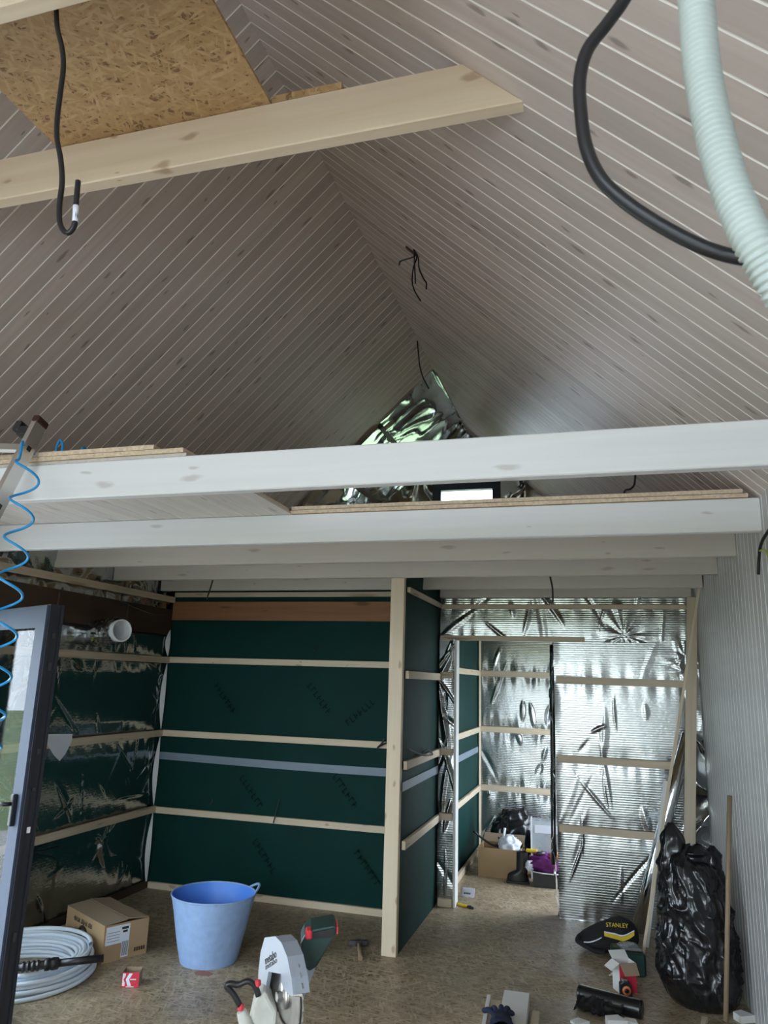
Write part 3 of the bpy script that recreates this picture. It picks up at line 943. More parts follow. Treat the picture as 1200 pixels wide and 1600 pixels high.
# cables at the ridge
tuft = thing('cable_outlet', PY(648, 398, 3.75), 'tuft of four black wires sticking out of a hole near the ridge', 'cable')
t0 = PY(646, 396, 3.74)
MB().prism([(-0.045, -0.012), (0.045, -0.016), (0.045, 0.016), (-0.045, 0.016)], -0.003, 0.004, frame(PY(643, 393, 3.752), slope := V((XR - XC, 0, ZE - ZR)), (-SL, 0, -1))).build('hole_board', M['brown'], tuft)
for pts in ([(648, 400), (632, 406), (625, 409), (624, 414)], [(647, 400), (648, 420), (649, 443)], [(651, 402), (646, 418), (644, 440), (648, 455), (657, 470)], [(653, 402), (655, 420), (662, 436), (666, 442), (666, 452)]):
    MB().tube(smooth_path([t0 + V((0.0, 0.0, 0.03))] + [PY(x, y, 3.70) for x, y in pts], 5), 0.0045, 6).build('wire', M['cable'], tuft)
cable('hanging_cable', [PY(652, 533, 5.72), PY(654, 555, 5.72), PY(656, 572, 5.72), PY(661, 590, 5.70), PY(670, 607, 5.66)], 0.006, 'thin black cable dangling from the ridge in front of the crumpled gable foil')
cable('hanging_cable', [PY(998, 722, 4.36), PY(993, 740, 4.40), PY(991, 757, 4.45), PY(985, 764, 4.45), PY(976, 768, 4.45), PY(974, 790, 4.45), PY(973, 816, 4.45)], 0.006, 'black cable bending down behind the front white beam to the deck edge')
cable('hanging_cable', [PY(858, 890, 4.95), PY(860, 903, 4.93), PY(863, 918, 4.93), PY(864, 940, 4.93)], 0.006, 'short black cable hanging from the loft above the hall foil wall')
cable('hanging_cable', [PY(342, 874, 4.93), PY(338, 886, 4.93), PY(330, 915, 4.92), PY(323, 936, 4.90)], 0.005, 'short black cable hanging in front of the reddish header plank')
wc = thing('wall_cable', PX(1200, 825, 0.70), 'black cable end with a yellow green wire coming out of the boarded wall', 'cable')
MB().tube(smooth_path([PX(1212, 815, 0.715), PX(1203, 826, 0.70), PX(1190, 848, 0.69), PX(1186, 870, 0.69), PX(1185, 897, 0.69)], 6), 0.007, 8).build('sheath', M['cable'], wc)
MB().tube(smooth_path([PX(1186, 861, 0.69), PX(1194, 859, 0.685), PX(1200, 868, 0.685), PX(1206, 880, 0.69)], 6), 0.0045, 6).build('wire', M['yg'], wc)

# close to the camera: cable and ribbed conduit
cable('thick_cable', [PY(1010, -120, 0.62), PY(1000, -50, 0.65), PY(975, 0, 0.66), PY(948, 38, 0.66), (PY(918, 78, 0.66)), PY(906, 125, 0.66), PY(908, 180, 0.66), PY(916, 230, 0.66), PY(936, 275, 0.66), PY(970, 310, 0.66), PY(1020, 345, 0.66), PY(1080, 378, 0.66), PY(1130, 397, 0.66), PY(1182, 408, 0.66), PY(1260, 430, 0.70)], 0.0068, 'thick black cable looping down close to the camera beside the ribbed conduit', n=12, seg=8)
cp = smooth_path([PY(1080, -140, 0.60), PY(1086, -60, 0.60), PY(1088, 0, 0.60), PY(1096, 100, 0.60), PY(1110, 180, 0.60), PY(1130, 260, 0.60), PY(1155, 330, 0.60), PY(1188, 398, 0.60), PY(1240, 480, 0.62), PY(1330, 560, 0.68), PY(1450, 620, 0.80)], 40)
# even steps along the conduit so that the ribs are regular
acc, q, step = 0.0, [cp[0]], 0.0011
for i in range(1, len(cp)):
    seg = cp[i] - cp[i - 1]
    L_ = seg.length
    d0 = step - acc
    while d0 <= L_:
        q.append(cp[i - 1] + seg * (d0 / L_)); d0 += step
    acc = L_ - (d0 - step)
MB().tube(q, [0.0145 + 0.0016 * cos(i * 2 * pi / 5.5) for i in range(len(q))], 20).build('ribbed_conduit', M['conduit'], None, label='pale ribbed plastic conduit hanging close to the camera in the upper corner', cat='conduit')

# ================================================================== LEFT SIDE
# ---- swung door leaf
lat, hin = V((-2.775, 3.20, 0)), V((-3.575, 3.60, 0))
dd = (hin - lat); LD = dd.length; dx = dd.normalized(); dnn = V((0, 0, 1)).cross(dx)       # dnn: one of the face normals
if dnn.dot(CAM - lat) < 0: dnn = -dnn
DM = Matrix((dx, dnn, dx.cross(dnn))).transposed().to_4x4(); DM.translation = lat
flip = 1 if dx.cross(dnn).z > 0 else -1
def dz(a, c): return (a, c) if flip > 0 else (-c, -a)
leaf = thing('glazed_door_leaf', lat, 'black edged glazed door leaf swung open into the room beside the foil wall', 'door', kind='thing')
b = MB()
z0, z1 = 0.03, 2.035
b.box(0.0, 0.115, -0.012, 0.0, *dz(z0, z1), M=DM); b.box(LD - 0.115, LD, -0.012, 0, *dz(z0, z1), M=DM)
b.box(0.115, LD - 0.115, -0.012, 0, *dz(z0, z0 + 0.13), M=DM); b.box(0.115, LD - 0.115, -0.012, 0, *dz(z1 - 0.115, z1), M=DM)
b.build('face_frame', M['sashgrey'], leaf)
b = MB()
b.box(-0.006, 0.10, -0.085, -0.0125, *dz(z0 - 0.005, z1 + 0.006), M=DM); b.box(LD - 0.1, LD, -0.085, -0.0125, *dz(z0, z1 + 0.006), M=DM)
b.box(0.10, LD - 0.1, -0.085, -0.0125, *dz(z0, z0 + 0.12), M=DM); b.box(0.10, LD - 0.1, -0.085, -0.0125, *dz(z1 - 0.1, z1 + 0.006), M=DM)
b.box(-0.016, -0.006, -0.030, -0.012, *dz(z0, z1 + 0.006), M=DM); b.box(-0.016, -0.006, -0.085, -0.07, *dz(z0, z1 + 0.006), M=DM)
b.build('edge_profile', M['anthracite'], leaf)
MB().box(0.10, LD - 0.10, -0.05, -0.044, *dz(z0 + 0.12, z1 - 0.1), M=DM).build('pane', M['glass'], leaf)
for zz, hh in ((1.88, 0.012), (1.72, 0.02), (1.30, 0.012), (0.93, 0.014), (0.45, 0.02), (1.12, 0.008)):
    MB().box(-0.0105, -0.006, -0.058, -0.042, *dz(zz - hh, zz + hh), M=DM).build('latch_fitting', M['whitep'] if zz == 0.93 else M['darksteel'], leaf)
b = MB(); b.rbox((0.06, 0.012, flip * 1.02), (0.016, 0.012, 0.075), 0.004, M=DM); b.tube([DM @ V((0.06, 0.02, flip * 1.05)), DM @ V((0.06, 0.055, flip * 1.05)), DM @ V((0.19, 0.058, flip * 1.045))], 0.010, 8)
b.build('handle', M['anthracite'], leaf)
fr_ = MB()
fr_.box(XL - 0.1, XL - 0.03, 1.95, 2.0, 0, 2.08); fr_.box(XL - 0.1, XL - 0.03, 3.5, 3.55, 0, 2.08); fr_.box(XL - 0.1, XL - 0.03, 2.0, 3.5, 2.03, 2.08)
fr_.build('door_1', M['anthracite'], None, kind='structure')

# ---- ladder leaning on the front beam (one stile and one rung end in view)
lad = thing('aluminium_ladder', (-2.4, 1.66, 0), 'aluminium ladder leaning on the front white beam, top rung and one stile in view', 'ladder')
top_r, dirL = PY(62, 662, 2.435), None
foot_r = V((top_r.x - 0.30, 1.62, 0.0))
dirL = (top_r - foot_r).normalized()
side = V((1, 0, 0)) - dirL * dirL.x; side.normalize()
nrmL = side.cross(dirL)                    # towards the camera or away
if nrmL.y > 0: nrmL = -nrmL
LL = (top_r - foot_r).length
for off in (0.0, -0.42):
    b = MB()
    p0 = foot_r + side * off
    # U-shaped stile: web outside, two flanges
    Mx = Matrix((dirL, side, nrmL)).transposed().to_4x4(); Mx.translation = p0
    sgn = 1 if off == 0 else -1
    b.box(0, LL, 0.0105 * sgn - 0.0015, 0.0105 * sgn + 0.0015, -0.032, 0.032, M=Mx)
    for c in (-0.032, 0.029):
        b.box(0, LL, min(-0.012 * sgn, 0.009 * sgn), max(-0.012 * sgn, 0.009 * sgn), c, c + 0.003, M=Mx)
    b.build('stile', M['alu'], lad)
    cap = MB().rbox((LL + 0.006, 0, 0), (0.018, 0.017, 0.037), 0.008, M=Mx)
    cap.build('end_cap', M['maroon'], lad)
Mx = Matrix((dirL, side, nrmL)).transposed().to_4x4(); Mx.translation = foot_r
sdist = LL - 0.13
while sdist > 0.1:
    b = MB().box(sdist - 0.015, sdist + 0.015, -0.42, 0.0, -0.013, 0.013, M=Mx)
    rg = b.build('rung', M['alu'], lad)
    MB().rbox((sdist, 0.0128, 0), (0.011, 0.002, 0.011), 0.0015, M=Mx).build('rung_end', M['black'], rg)
    sdist -= 0.28
b = MB().rbox((LL - 0.05, -0.045, 0.005), (0.022, 0.034, 0.020), 0.006, M=Mx)
b.rbox((LL - 0.03, -0.085, 0.008), (0.026, 0.016, 0.024), 0.006, M=Mx)
b.build('hook_bracket', M['darksteel'], lad)

# ---- blue coiled air hose
hose = thing('coiled_air_hose', PY(36, 700, 2.3), 'bright blue coiled air hose hanging from the ladder top', 'hose')
hx = PY(40, 735, 2.30)
pts = [PY(128, 722, 2.62), PY(134, 704, 2.62), PY(129, 700, 2.60), PY(123, 714, 2.58), PY(110, 722, 2.56), PY(92, 716, 2.56), PY(88, 700, 2.56), PY(94, 688, 2.56), PY(98, 698, 2.56), PY(90, 718, 2.54), PY(70, 716, 2.5), PY(45, 705, 2.44), PY(36, 694, 2.36)]
MB().tube(smooth_path(pts, 8), 0.0052, 8).build('upper_loop', M['bluehose'], hose)
hp = [PY(36, 694, 2.36), PY(35, 690, 2.31)]
z, ang, i = PY(44, 715, 2.28).z, pi, 0
zz = z
path = []
while zz > 0.55:
    if zz > 1.66: pitch = 0.152
    else: pitch = max(0.085, 0.152 - (1.66 - zz) * 0.22)
    rr = 0.047 if zz > 1.3 else 0.052
    path.append(V((hx.x + 0.018 + rr * cos(ang), 2.29 + rr * sin(ang), zz)))
    ang += 2 * pi / 16
    zz -= pitch / 16
hp += path
MB().tube(smooth_path(hp, 2), 0.0052, 8).build('coil', M['bluehose'], hose)

# ---- vent duct stub
vd = thing('vent_duct', (XL, 4.50, 1.97), 'white vent duct stub wrapped in crumpled foil sticking out of the foil wall', 'duct')
va, vb = PX(150, 990, XL + 0.02), PX(191, 985, -3.30)
ax = (vb - va).normalized()
Mv = frame(va, ax); Lv = (vb - va).length
Mz = Mv @ Matrix.Rotation(pi / 2, 4, 'Y')
def ring(r0, r1, l0, l1):
    return [(r0, l0), (r0, l1), (r1, l1), (r1, l0)]
MB().lathe([(0.078, Lv - 0.10), (0.080, Lv - 0.002), (0.078, Lv), (0.072, Lv), (0.070, Lv - 0.02), (0.070, 0.02), (0.0, 0.02)], 28, Mz).build('pipe', M['whitep'], vd)
def wrap(a, c):
    th = 2 * pi * a
    p = V((cos(th) * 2, sin(th) * 2, c * 4))
    r = 0.083 + 0.022 * ridged(p, 1.6) ** 3 + 0.014 * noise.noise(p * 1.7)
    return Mz @ V((r * cos(th), r * sin(th), (Lv - 0.035) * c))
MB().grid(wrap, 48, 30).build('foil_wrap', M['foil'], vd)
MB().tube(smooth_path([va + V((0.02, -0.02, -0.02)), va + V((0.06, -0.10, -0.03)), va + V((0.08, -0.14, -0.06))], 5), 0.006, 6).build('wire', M['yg'], vd)
# loose wires drooping under the header
cable('loose_wire', [PX(170, 928, XL + 0.03), PX(190, 940, XL + 0.05), PX(212, 950, XL + 0.05), PX(240, 960, XL + 0.04), PX(258, 960, XL + 0.03)], 0.0022, 'thin pale wire drooping below the dark header beam above the vent duct', mat=M['foil_smooth'], n=5)
# torn paper hanging over a batten
def pt(x, y): return PX(x, y, XL + 0.056)
poly = [pt(54, 1147), pt(113, 1147), pt(112, 1158), pt(102, 1178), pt(93, 1189), pt(84, 1180), pt(72, 1160), pt(60, 1154)]
bb = MB(); n = len(poly)
bb.add(poly + [p + V((0.0015, 0, 0)) for p in poly], [tuple(range(n)), tuple(range(2 * n - 1, n - 1, -1))] + [(i, n + i, n + (i + 1) % n, (i + 1) % n) for i in range(n)])
bb.build('torn_paper_sheet', M['paper'], None, label='torn white paper scrap hanging over the foil wall batten', cat='paper')
# socket cables low on the foil wall
for k, pts in enumerate(([(52, 1250), (52, 1290), (45, 1325), (60, 1330), (80, 1325), (95, 1322)], [(40, 1322), (60, 1335), (80, 1338), (88, 1345)])):
    cable('socket_cable', [PX(x, y, XL + 0.05 + 0.01 * k) for x, y in pts], 0.006 - 0.002 * k, ('black cable poking through the foil wall under the lowest long batten' if k == 0 else 'thinner black wire curling below the lowest long batten on the foil wall'))

# ---- small cables on the green wall
def wtuft(x, y, pts, label, Y=5.70, r=0.005):
    cable('socket_cable', [PY(px, py, Y - 0.02 * i / len(pts)) for i, (px, py) in enumerate(pts)], r, label)
wtuft(0, 0, [(436, 1250), (433, 1262), (430, 1275), (427, 1286)], 'black cable stub poking out of the green wall over the lowest middle batten')
wtuft(0, 0, [(332, 1248), (331, 1254), (326, 1258)], 'tiny cable end poking out of the green wall left of the longer cable stub', r=0.004)
wtuft(0, 0, [(497, 1008), (494, 1014), (490, 1017)], 'tiny cable end poking out of the green wall below the reddish header plank', r=0.004)
wtuft(0, 0, [(600, 1155), (596, 1162), (590, 1168), (597, 1164), (606, 1160)], 'black cable looped around the batten end beside the pine post', r=0.006)
cable('socket_cable', [PX(x, y, -1.265) for x, y in ((637, 1170), (650, 1176), (665, 1180), (676, 1179), (670, 1172), (660, 1176))], 0.005, 'black cable with a loop lying over the partition batten')

# ================================================================== THINGS ON THE FLOOR
def rotz(deg, loc=(0, 0, 0)):
    return Matrix.Translation(V(loc)) @ Matrix.Rotation(RAD(deg), 4, 'Z')


def blob(name, c, rad, mat, parent=None, M_=None, amp=0.02, k=6.0, e=2.4, seed=0, nu=36, nv=22, flat=True, fold=0.0, **kw):
    """rounded lump: superellipsoid with folds"""
    c = V(c)
    M_ = M_ or Matrix()

    def fn(a, t):
        th, ph = 2 * pi * a, pi * (t - 0.5)
        def sg(v, p): return math.copysign(abs(v) ** (2 / p), v)
        p = V((sg(cos(ph), e) * sg(cos(th), e) * rad[0], sg(cos(ph), e) * sg(sin(th), e) * rad[1], sg(sin(ph), e) * rad[2]))
        q = V((cos(th) * cos(ph), sin(th) * cos(ph), sin(ph))) + V((seed, seed * 1.7, 0))
        n_ = p.normalized()
        p += n_ * (amp * noise.noise(q * k * 0.4) + fold * (ridged(q, k * 0.45) ** 4 - 0.3))
        if flat: p.z = max(p.z, -rad[2])
        return M_ @ (c + p)
    return MB().grid(fn, nu, nv).build(name, mat, parent, **kw)


# ---- blue tub
tc_ = V((-2.378, 4.52, 0))
tub = thing('builders_tub', tc_, 'worn blue flexible tub standing on the floor in front of the green wall', 'bucket')
def tubf(r0, r1, h0, h1):
    def fn(a, c):
        th = 2 * pi * a
        r = r0 + (r1 - r0) * c + 0.004 * noise.noise(V((cos(th) * 1.5, sin(th) * 1.5, c * 2)))
        sq = 1 + 0.025 * c * cos(2 * th + 0.5)
        return tc_ + V((r * sq * cos(th), r * sq * sin(th), h0 + (h1 - h0) * c))
    return fn
b = MB().grid(tubf(0.175, 0.258, 0.0, 0.375), 48, 12)
b.lathe([(0.0, 0.0), (0.175, 0.0)], 48, Matrix.Translation(tc_))
b.build('outer_wall', M['tub'], tub)
b = MB().grid(tubf(0.168, 0.2535, 0.012, 0.374), 48, 10)
b.lathe([(0.0, 0.012), (0.168, 0.012)], 48, Matrix.Translation(tc_))
b.build('inner_wall', M['tubin'], tub)
rim = [tubf(0.175, 0.2565, 0, 0.375)(i / 48, 1.0) for i in range(48)]
MB().tube(rim, 0.005, 6, closed=True).build('rim', M['tub'], tub)
for s_ in (0,):
    a0 = 0.75 + s_ * pi
    hp = [tc_ + V(((0.258 + 0.035 * sin(pi * t)) * cos(a0 + 0.5 * (t - 0.5)), (0.258 + 0.035 * sin(pi * t)) * sin(a0 + 0.5 * (t - 0.5)), 0.37 + 0.03 * sin(pi * t))) for t in [i / 10 for i in range(11)]]
    MB().tube(hp, 0.008, 6).build('handle', M['tub'], tub)

# ---- big cardboard box with flap lid
c0, c1, c2 = PZ(158, 1507), PZ(218, 1485), PZ(99, 1469)
ex = (c2 - c0).normalized(); lx = 0.50          # towards the left back: printed long side
ey = (c1 - c0); ly = ey.length; ey = V((-ex.y, ex.x, 0));
if ey.dot(c1 - c0) < 0: ey = -ey
CB = Matrix((ex, ey, V((0, 0, 1)))).transposed().to_4x4(); CB.translation = c0
cbx = thing('cardboard_box', c0, 'brown cardboard box with black print and a white shipping label by the white pipe coil', 'box')
lx, ly, hz = 0.54, 0.29, 0.205
t = 0.005
b = MB()
b.box(0, lx, 0, t, 0, hz, M=CB); b.box(0, lx, ly - t, ly, 0, hz, M=CB); b.box(0, t, t, ly - t, 0, hz, M=CB); b.box(lx - t, lx, t, ly - t, 0, hz, M=CB)
b.box(t, lx - t, t, ly - t, 0, t, M=CB)
b.build('body', M['card'], cbx)
def lid(v0, v1, z0, z1, u0=0.0):
    return MB().add([CB @ V(p) for p in ((u0, v0, z0), (lx, v0, z0), (lx, v1, z1), (u0, v1, z1), (u0, v0, z0 + 0.004), (lx, v0, z0 + 0.004), (lx, v1, z1 + 0.004), (u0, v1, z1 + 0.004))], [(0, 3, 2, 1), (4, 5, 6, 7), (0, 1, 5, 4), (1, 2, 6, 5), (2, 3, 7, 6), (3, 0, 4, 7)])
for v0, v1, z0_, z1_ in ((0.0, ly * 0.5, hz, hz + 0.012), (ly, ly * 0.5 + 0.004, hz, hz + 0.016)):
    bb = MB(); vs = [(0, v0, z0_), (lx, v0, z0_), (lx, v1, z1_), (0, v1, z1_)]
    bb.add([CB @ V(p) for p in vs] + [CB @ V((p[0], p[1], p[2] + 0.004)) for p in vs], [(0, 3, 2, 1), (4, 5, 6, 7), (0, 1, 5, 4), (1, 2, 6, 5), (2, 3, 7, 6), (3, 0, 4, 7)])
    bb.build('flap', M['card_dark'], cbx)
# prints: long side is local y = 0 ; short side is local x = 0
bb = MB(); rr = random.Random(4)
u = 0.17
for wd in (3, 5, 5):
    for _ in range(wd):
        bb.box(u, u + 0.006, -0.0008, 0.0, hz - 0.055, hz - 0.028, M=CB)
        zq = hz - 0.055 + rr.choice((0.0, 0.010, 0.021)); bb.box(u, u + 0.015, -0.0008, 0.0, zq, zq + 0.006, M=CB)
        if rr.random() < 0.5: bb.box(u + 0.010, u + 0.015, -0.0008, 0.0, hz - 0.055, hz - 0.035, M=CB)
        u += 0.0185
    u += 0.012
bb.build('lettering', M['ink'], cbx, kind='stuff')
bb = MB(); pl = [(0.285 + 0.072 * cos(q * pi / 12), 0.085 + 0.062 * sin(q * pi / 12)) for q in range(24)]
bb.prism(pl, 0.0, 0.0009, CB @ Matrix.Rotation(pi / 2, 4, 'X'))
bb.build('round_emblem', M['ink'], cbx, kind='stuff')
bb = MB(); bb.prism([(0.285 + 0.036 * cos(q * pi / 8), 0.105 + 0.020 * sin(q * pi / 8)) for q in range(16)], 0.001, 0.0016, CB @ Matrix.Rotation(pi / 2, 4, 'X'))
bb.build('emblem_centre', M['card'], cbx)
bb = MB(); bb.box(-0.001, 0, 0.012, 0.165, 0.095, 0.195, M=CB); bb.box(-0.001, 0, 0.118, 0.165, 0.012, 0.095, M=CB)
lab = bb.build('shipping_label', M['paper'], cbx)
bb = MB()
for q in range(7):
    bb.box(-0.0018, -0.001, 0.122 + q * 0.006, 0.1245 + q * 0.006, 0.02, 0.10, M=CB)
bb.box(-0.0018, -0.001, 0.112, 0.155, 0.168, 0.182, M=CB); bb.box(-0.0018, -0.001, 0.12, 0.15, 0.15, 0.162, M=CB)
for q in range(4): bb.box(-0.0018, -0.001, 0.02, 0.10, 0.112 + q * 0.016, 0.114 + q * 0.016, M=CB)
bb.build('label_print', M['ink'], lab)
bb = MB()
for q in range(5): bb.box(-0.0009, 0, 0.205 + q * 0.015, 0.215 + q * 0.015, 0.028, 0.05, M=CB)
bb.build('handling_marks', M['ink'], cbx, kind='stuff')

# ---- coil of white pipe
cc = V((-3.26, 3.93, 0))
coil = thing('pipe_coil', cc, 'coil of white plastic pipe lying on the floor by the open door leaf', 'pipe')
R = random.Random(7)
loops = [(0.400, 0.012), (0.38, 0.012), (0.355, 0.012), (0.33, 0.012), (0.305, 0.012), (0.28, 0.012), (0.255, 0.012), (0.392, 0.035), (0.367, 0.035), (0.342, 0.035), (0.317, 0.035), (0.292, 0.035), (0.267, 0.035), (0.38, 0.058), (0.355, 0.058), (0.33, 0.058), (0.305, 0.058), (0.28, 0.058), (0.368, 0.081), (0.343, 0.081), (0.318, 0.081), (0.293, 0.081), (0.355, 0.104), (0.33, 0.104)]
for i, (r, z) in enumerate(loops):
    ecc = R.uniform(0.98, 1.05); a0 = R.uniform(0, 6.28)
    ox, oy = R.uniform(-0.012, 0.012), R.uniform(-0.012, 0.012)
    pts = []
    for j in range(56):
        th = 2 * pi * j / 56
        pts.append(cc + V((ox + r * ecc * cos(th), oy + r * 1.02 * sin(th), z + 0.004 * sin(th * 2 + a0))))
    MB().tube(pts, 0.0118, 10, closed=True).build('pipe_turn', M['pipe'], coil)
for r, z, a0, a1 in ((0.36, 0.127, 0.6, 2.4), (0.335, 0.127, 3.6, 5.1)):
    pts = [cc + V((r * cos(a0 + (a1 - a0) * j / 30), r * 1.06 * sin(a0 + (a1 - a0) * j / 30), z)) for j in range(31)]
    b = MB().tube(pts, 0.0118, 10, cap=False)
    b.build('pipe_end', M['pipe'], coil)
# black pipe piece with fittings lying across the coil
e0, e1 = PZ(28, 1512, 0.150), PZ(162, 1497, 0.165)
d_ = (e1 - e0).normalized(); Lp = (e1 - e0).length
bp_ = thing('black_pipe', e0, 'black pipe piece with screw fittings lying across the white pipe coil', 'pipe')
Mp = frame(e0, d_) @ Matrix.Rotation(pi / 2, 4, 'Y')
MB().lathe([(0.0, Lp * 0.42), (0.019, Lp * 0.42), (0.0195, Lp), (0.0165, Lp), (0.0165, Lp - 0.03), (0, Lp - 0.03)], 18, Mp).build('pipe', M['black'], bp_)
prof = [(0.0, 0.0), (0.02, 0.0)]
for q in range(9):
    prof += [(0.027 if q % 2 else 0.021, Lp * 0.02 + q * 0.012), (0.027 if q % 2 else 0.021, Lp * 0.02 + q * 0.012 + 0.011)]
prof += [(0.022, Lp * 0.34), (0.0, Lp * 0.34)]
MB().lathe(prof, 14, Mp).build('coupling', M['darksteel'], bp_)
MB().lathe([(0.018, Lp * 0.30), (0.031, Lp * 0.31), (0.031, Lp * 0.36), (0.027, Lp * 0.365), (0.032, Lp * 0.40), (0.030, Lp * 0.46), (0.019, Lp * 0.48)], 14, Mp).build('nut', M['black'], bp_)

# ---- little red and white box
k0, k1 = PZ(189, 1543), PZ(216, 1543)
kx = (k1 - k0).normalized(); ky = V((-kx.y, kx.x, 0))
KB = Matrix((kx, ky, V((0, 0, 1)))).transposed().to_4x4(); KB.translation = k0
kb = thing('small_carton', k0, 'small open red and white carton with a big letter K on the floor', 'box')
w_, d_k, h_ = (k1 - k0).length, 0.085, 0.075
b = MB(); tt = 0.0015
b.box(0, w_, d_k - tt, d_k, 0, h_ + 0.0, M=KB); b.box(0, tt, tt, d_k - tt, 0, h_, M=KB); b.box(w_ - tt, w_, tt, d_k - tt, 0, h_, M=KB); b.box(0, w_, tt, d_k, 0, tt, M=KB)
b.build('body', M['card_dark'], kb)
MB().box(0, w_, 0, tt, 0, h_, M=KB).build('front_panel', M['red'], kb)
MF = KB @ Matrix.Rotation(pi / 2, 4, 'X')
bb = MB()
bb.prism([(0.004, 0.008), (0.018, 0.008), (0.018, 0.022), (0.010, 0.040), (0.020, 0.058), (0.020, 0.070), (0.004, 0.070)], 0.0002, 0.0009, MF)
bb.prism([(0.034, 0.008), (0.054, 0.008), (0.040, 0.040), (0.058, 0.070), (0.038, 0.070), (0.022, 0.040)], 0.0002, 0.0009, MF)
bb.build('letter_k', M['paper'], kb)
bb = MB()
for q in range(5): bb.box(0.046 + q * 0.0065, 0.051 + q * 0.0065, -0.0009, 0, 0.037, 0.043, M=KB)
bb.box(0.026, 0.068, -0.0009, 0, 0.002, 0.005, M=KB)
bb.build('lettering', M['paper'], kb, kind='stuff')
# red paint stain on the boards
sp_ = PZ(318, 1521)
bb = MB(); bb.prism([(0.06 * (1 + 0.3 * noise.noise(V((cos(q), sin(q), 3)))) * cos(q * pi / 9), 0.035 * (1 + 0.3 * noise.noise(V((cos(q) * 2, sin(q), 5)))) * sin(q * pi / 9)) for q in range(18)], 0.0, 0.0006, Matrix.Translation(sp_ + V((0, 0, 0.0003))))
bb.build('paint_stain', plain('faded_red_paint', (0.30, 0.12, 0.09), 0.6, var=0.35, scale=40), floor)

# ---- hammer
h0, h1 = PZ(560, 1474, 0.02), PZ(563, 1498, 0.012)
ham = thing('hammer', (h0 + h1) / 2, 'hammer with a grey wooden handle lying beside the pine post', 'hammer')
hd = (h1 - h0); hd.z = 0; hd.normalize()
hs = V((-hd.y, hd.x, 0))
MB().tube([h0 - hd * 0.02, h0 + hd * 0.1, h0 + hd * 0.2, h1 + hd * 0.0], [0.011, 0.012, 0.014, 0.016], 10).build('handle', M['handle'], ham)
HMx = Matrix((hs, hd, V((0, 0, 1)))).transposed().to_4x4(); HMx.translation = h0
b = MB().rbox((0, 0, 0.004), (0.022, 0.017, 0.017), 0.004, M=HMx)
b.rbox((0.040, 0, 0.004), (0.020, 0.015, 0.015), 0.003, M=HMx)
b.prism([(-0.062, -0.004), (-0.018, -0.015), (-0.018, 0.015), (-0.062, 0.004)], -0.010, 0.018, HMx)
b.build('head', M['darksteel'], ham)

# ---- mitre saw on a low bench (the bench is below the picture)
sc_ = PY(444, 1545, 1.9)
tcv = (CAM - sc_); tcv.z = 0; tcv.normalize(); av = V((-tcv.y, tcv.x, 0))     # av: picture right
if av.dot(R2) < 0: av = -av
T_ = tcv * 0.93 + av * 0.36; N_ = tcv * 0.36 - av * 0.93; T_.normalize(); N_.normalize()
S = Matrix((T_, V((0, 0, 1)), N_)).transposed().to_4x4(); S.translation = sc_     # local x towards camera, y up, z = face normal
saw = thing('mitre_saw', sc_ + V((0, 0, -0.2)), 'silver and dark green mitre saw with a round blade guard, handle towards the pipe coil', 'power tool')
g = MB()
outer = [(-0.128, -0.10), (-0.137, 0.0), (-0.130, 0.045), (-0.105, 0.088), (-0.025, 0.114), (0.02, 0.113), (0.065, 0.095), (0.10, 0.060), (0.118, 0.030)]
inner = [(0.095, 0.022), (0.045, 0.020), (0.030, 0.046), (-0.060, 0.022), (-0.075, -0.02), (-0.078, -0.075), (-0.10, -0.10)]
g.prism(outer + inner, 0.012, 0.022, S)
g.build('guard_face', M['silverp'], saw)
g = MB()
rimo = [(x * 1.0, y) for x, y in outer]
for (x0_, y0_), (x1_, y1_) in zip(rimo[:-1], rimo[1:]):
    g.prism([(x0_, y0_), (x1_, y1_), (x1_ * 0.95, y1_ * 0.95), (x0_ * 0.95, y0_ * 0.95)][::-1], -0.020, 0.0119, S)
g.build('guard_rim', M['silverp'], saw)
teeth = []
for q in range(96):
    r_ = 0.118 if q % 3 else 0.1125
    teeth.append((r_ * cos(q * 2 * pi / 96), r_ * sin(q * 2 * pi / 96)))
MB().prism(teeth, -0.004, -0.0015, S @ Matrix.Translation((0.008, -0.012, 0))).build('blade', M['steel'], saw)
b = MB().lathe([(0.0, 0.010), (0.028, 0.008), (0.030, -0.001), (0.018, -0.001)], 20, S @ Matrix.Translation((0.008, -0.012, 0)))
b.build('flange', M['steel'], saw)
b = MB().lathe([(0.0, 0.022), (0.011, 0.022), (0.012, 0.010)], 6, S @ Matrix.Translation((0.008, -0.012, 0)), smooth=False)
b.build('arbor_bolt', M['alu'], saw)
# lower moving guard, clear and dusty
ring_ = [(0.108 * cos(a), 0.108 * sin(a)) for a in [-2.2 + q * 2.5 / 20 for q in range(21)]] + [(0.06 * cos(a), 0.06 * sin(a)) for a in [0.3 - q * 2.5 / 20 for q in range(21)]]
MB().prism(ring_, 0.001, 0.004, S @ Matrix.Translation((0.006, -0.012, 0))).build('lower_guard', plain('scratched_grey_metal', (0.36, 0.34, 0.30), 0.5, 0.5, var=0.3, scale=25), saw)
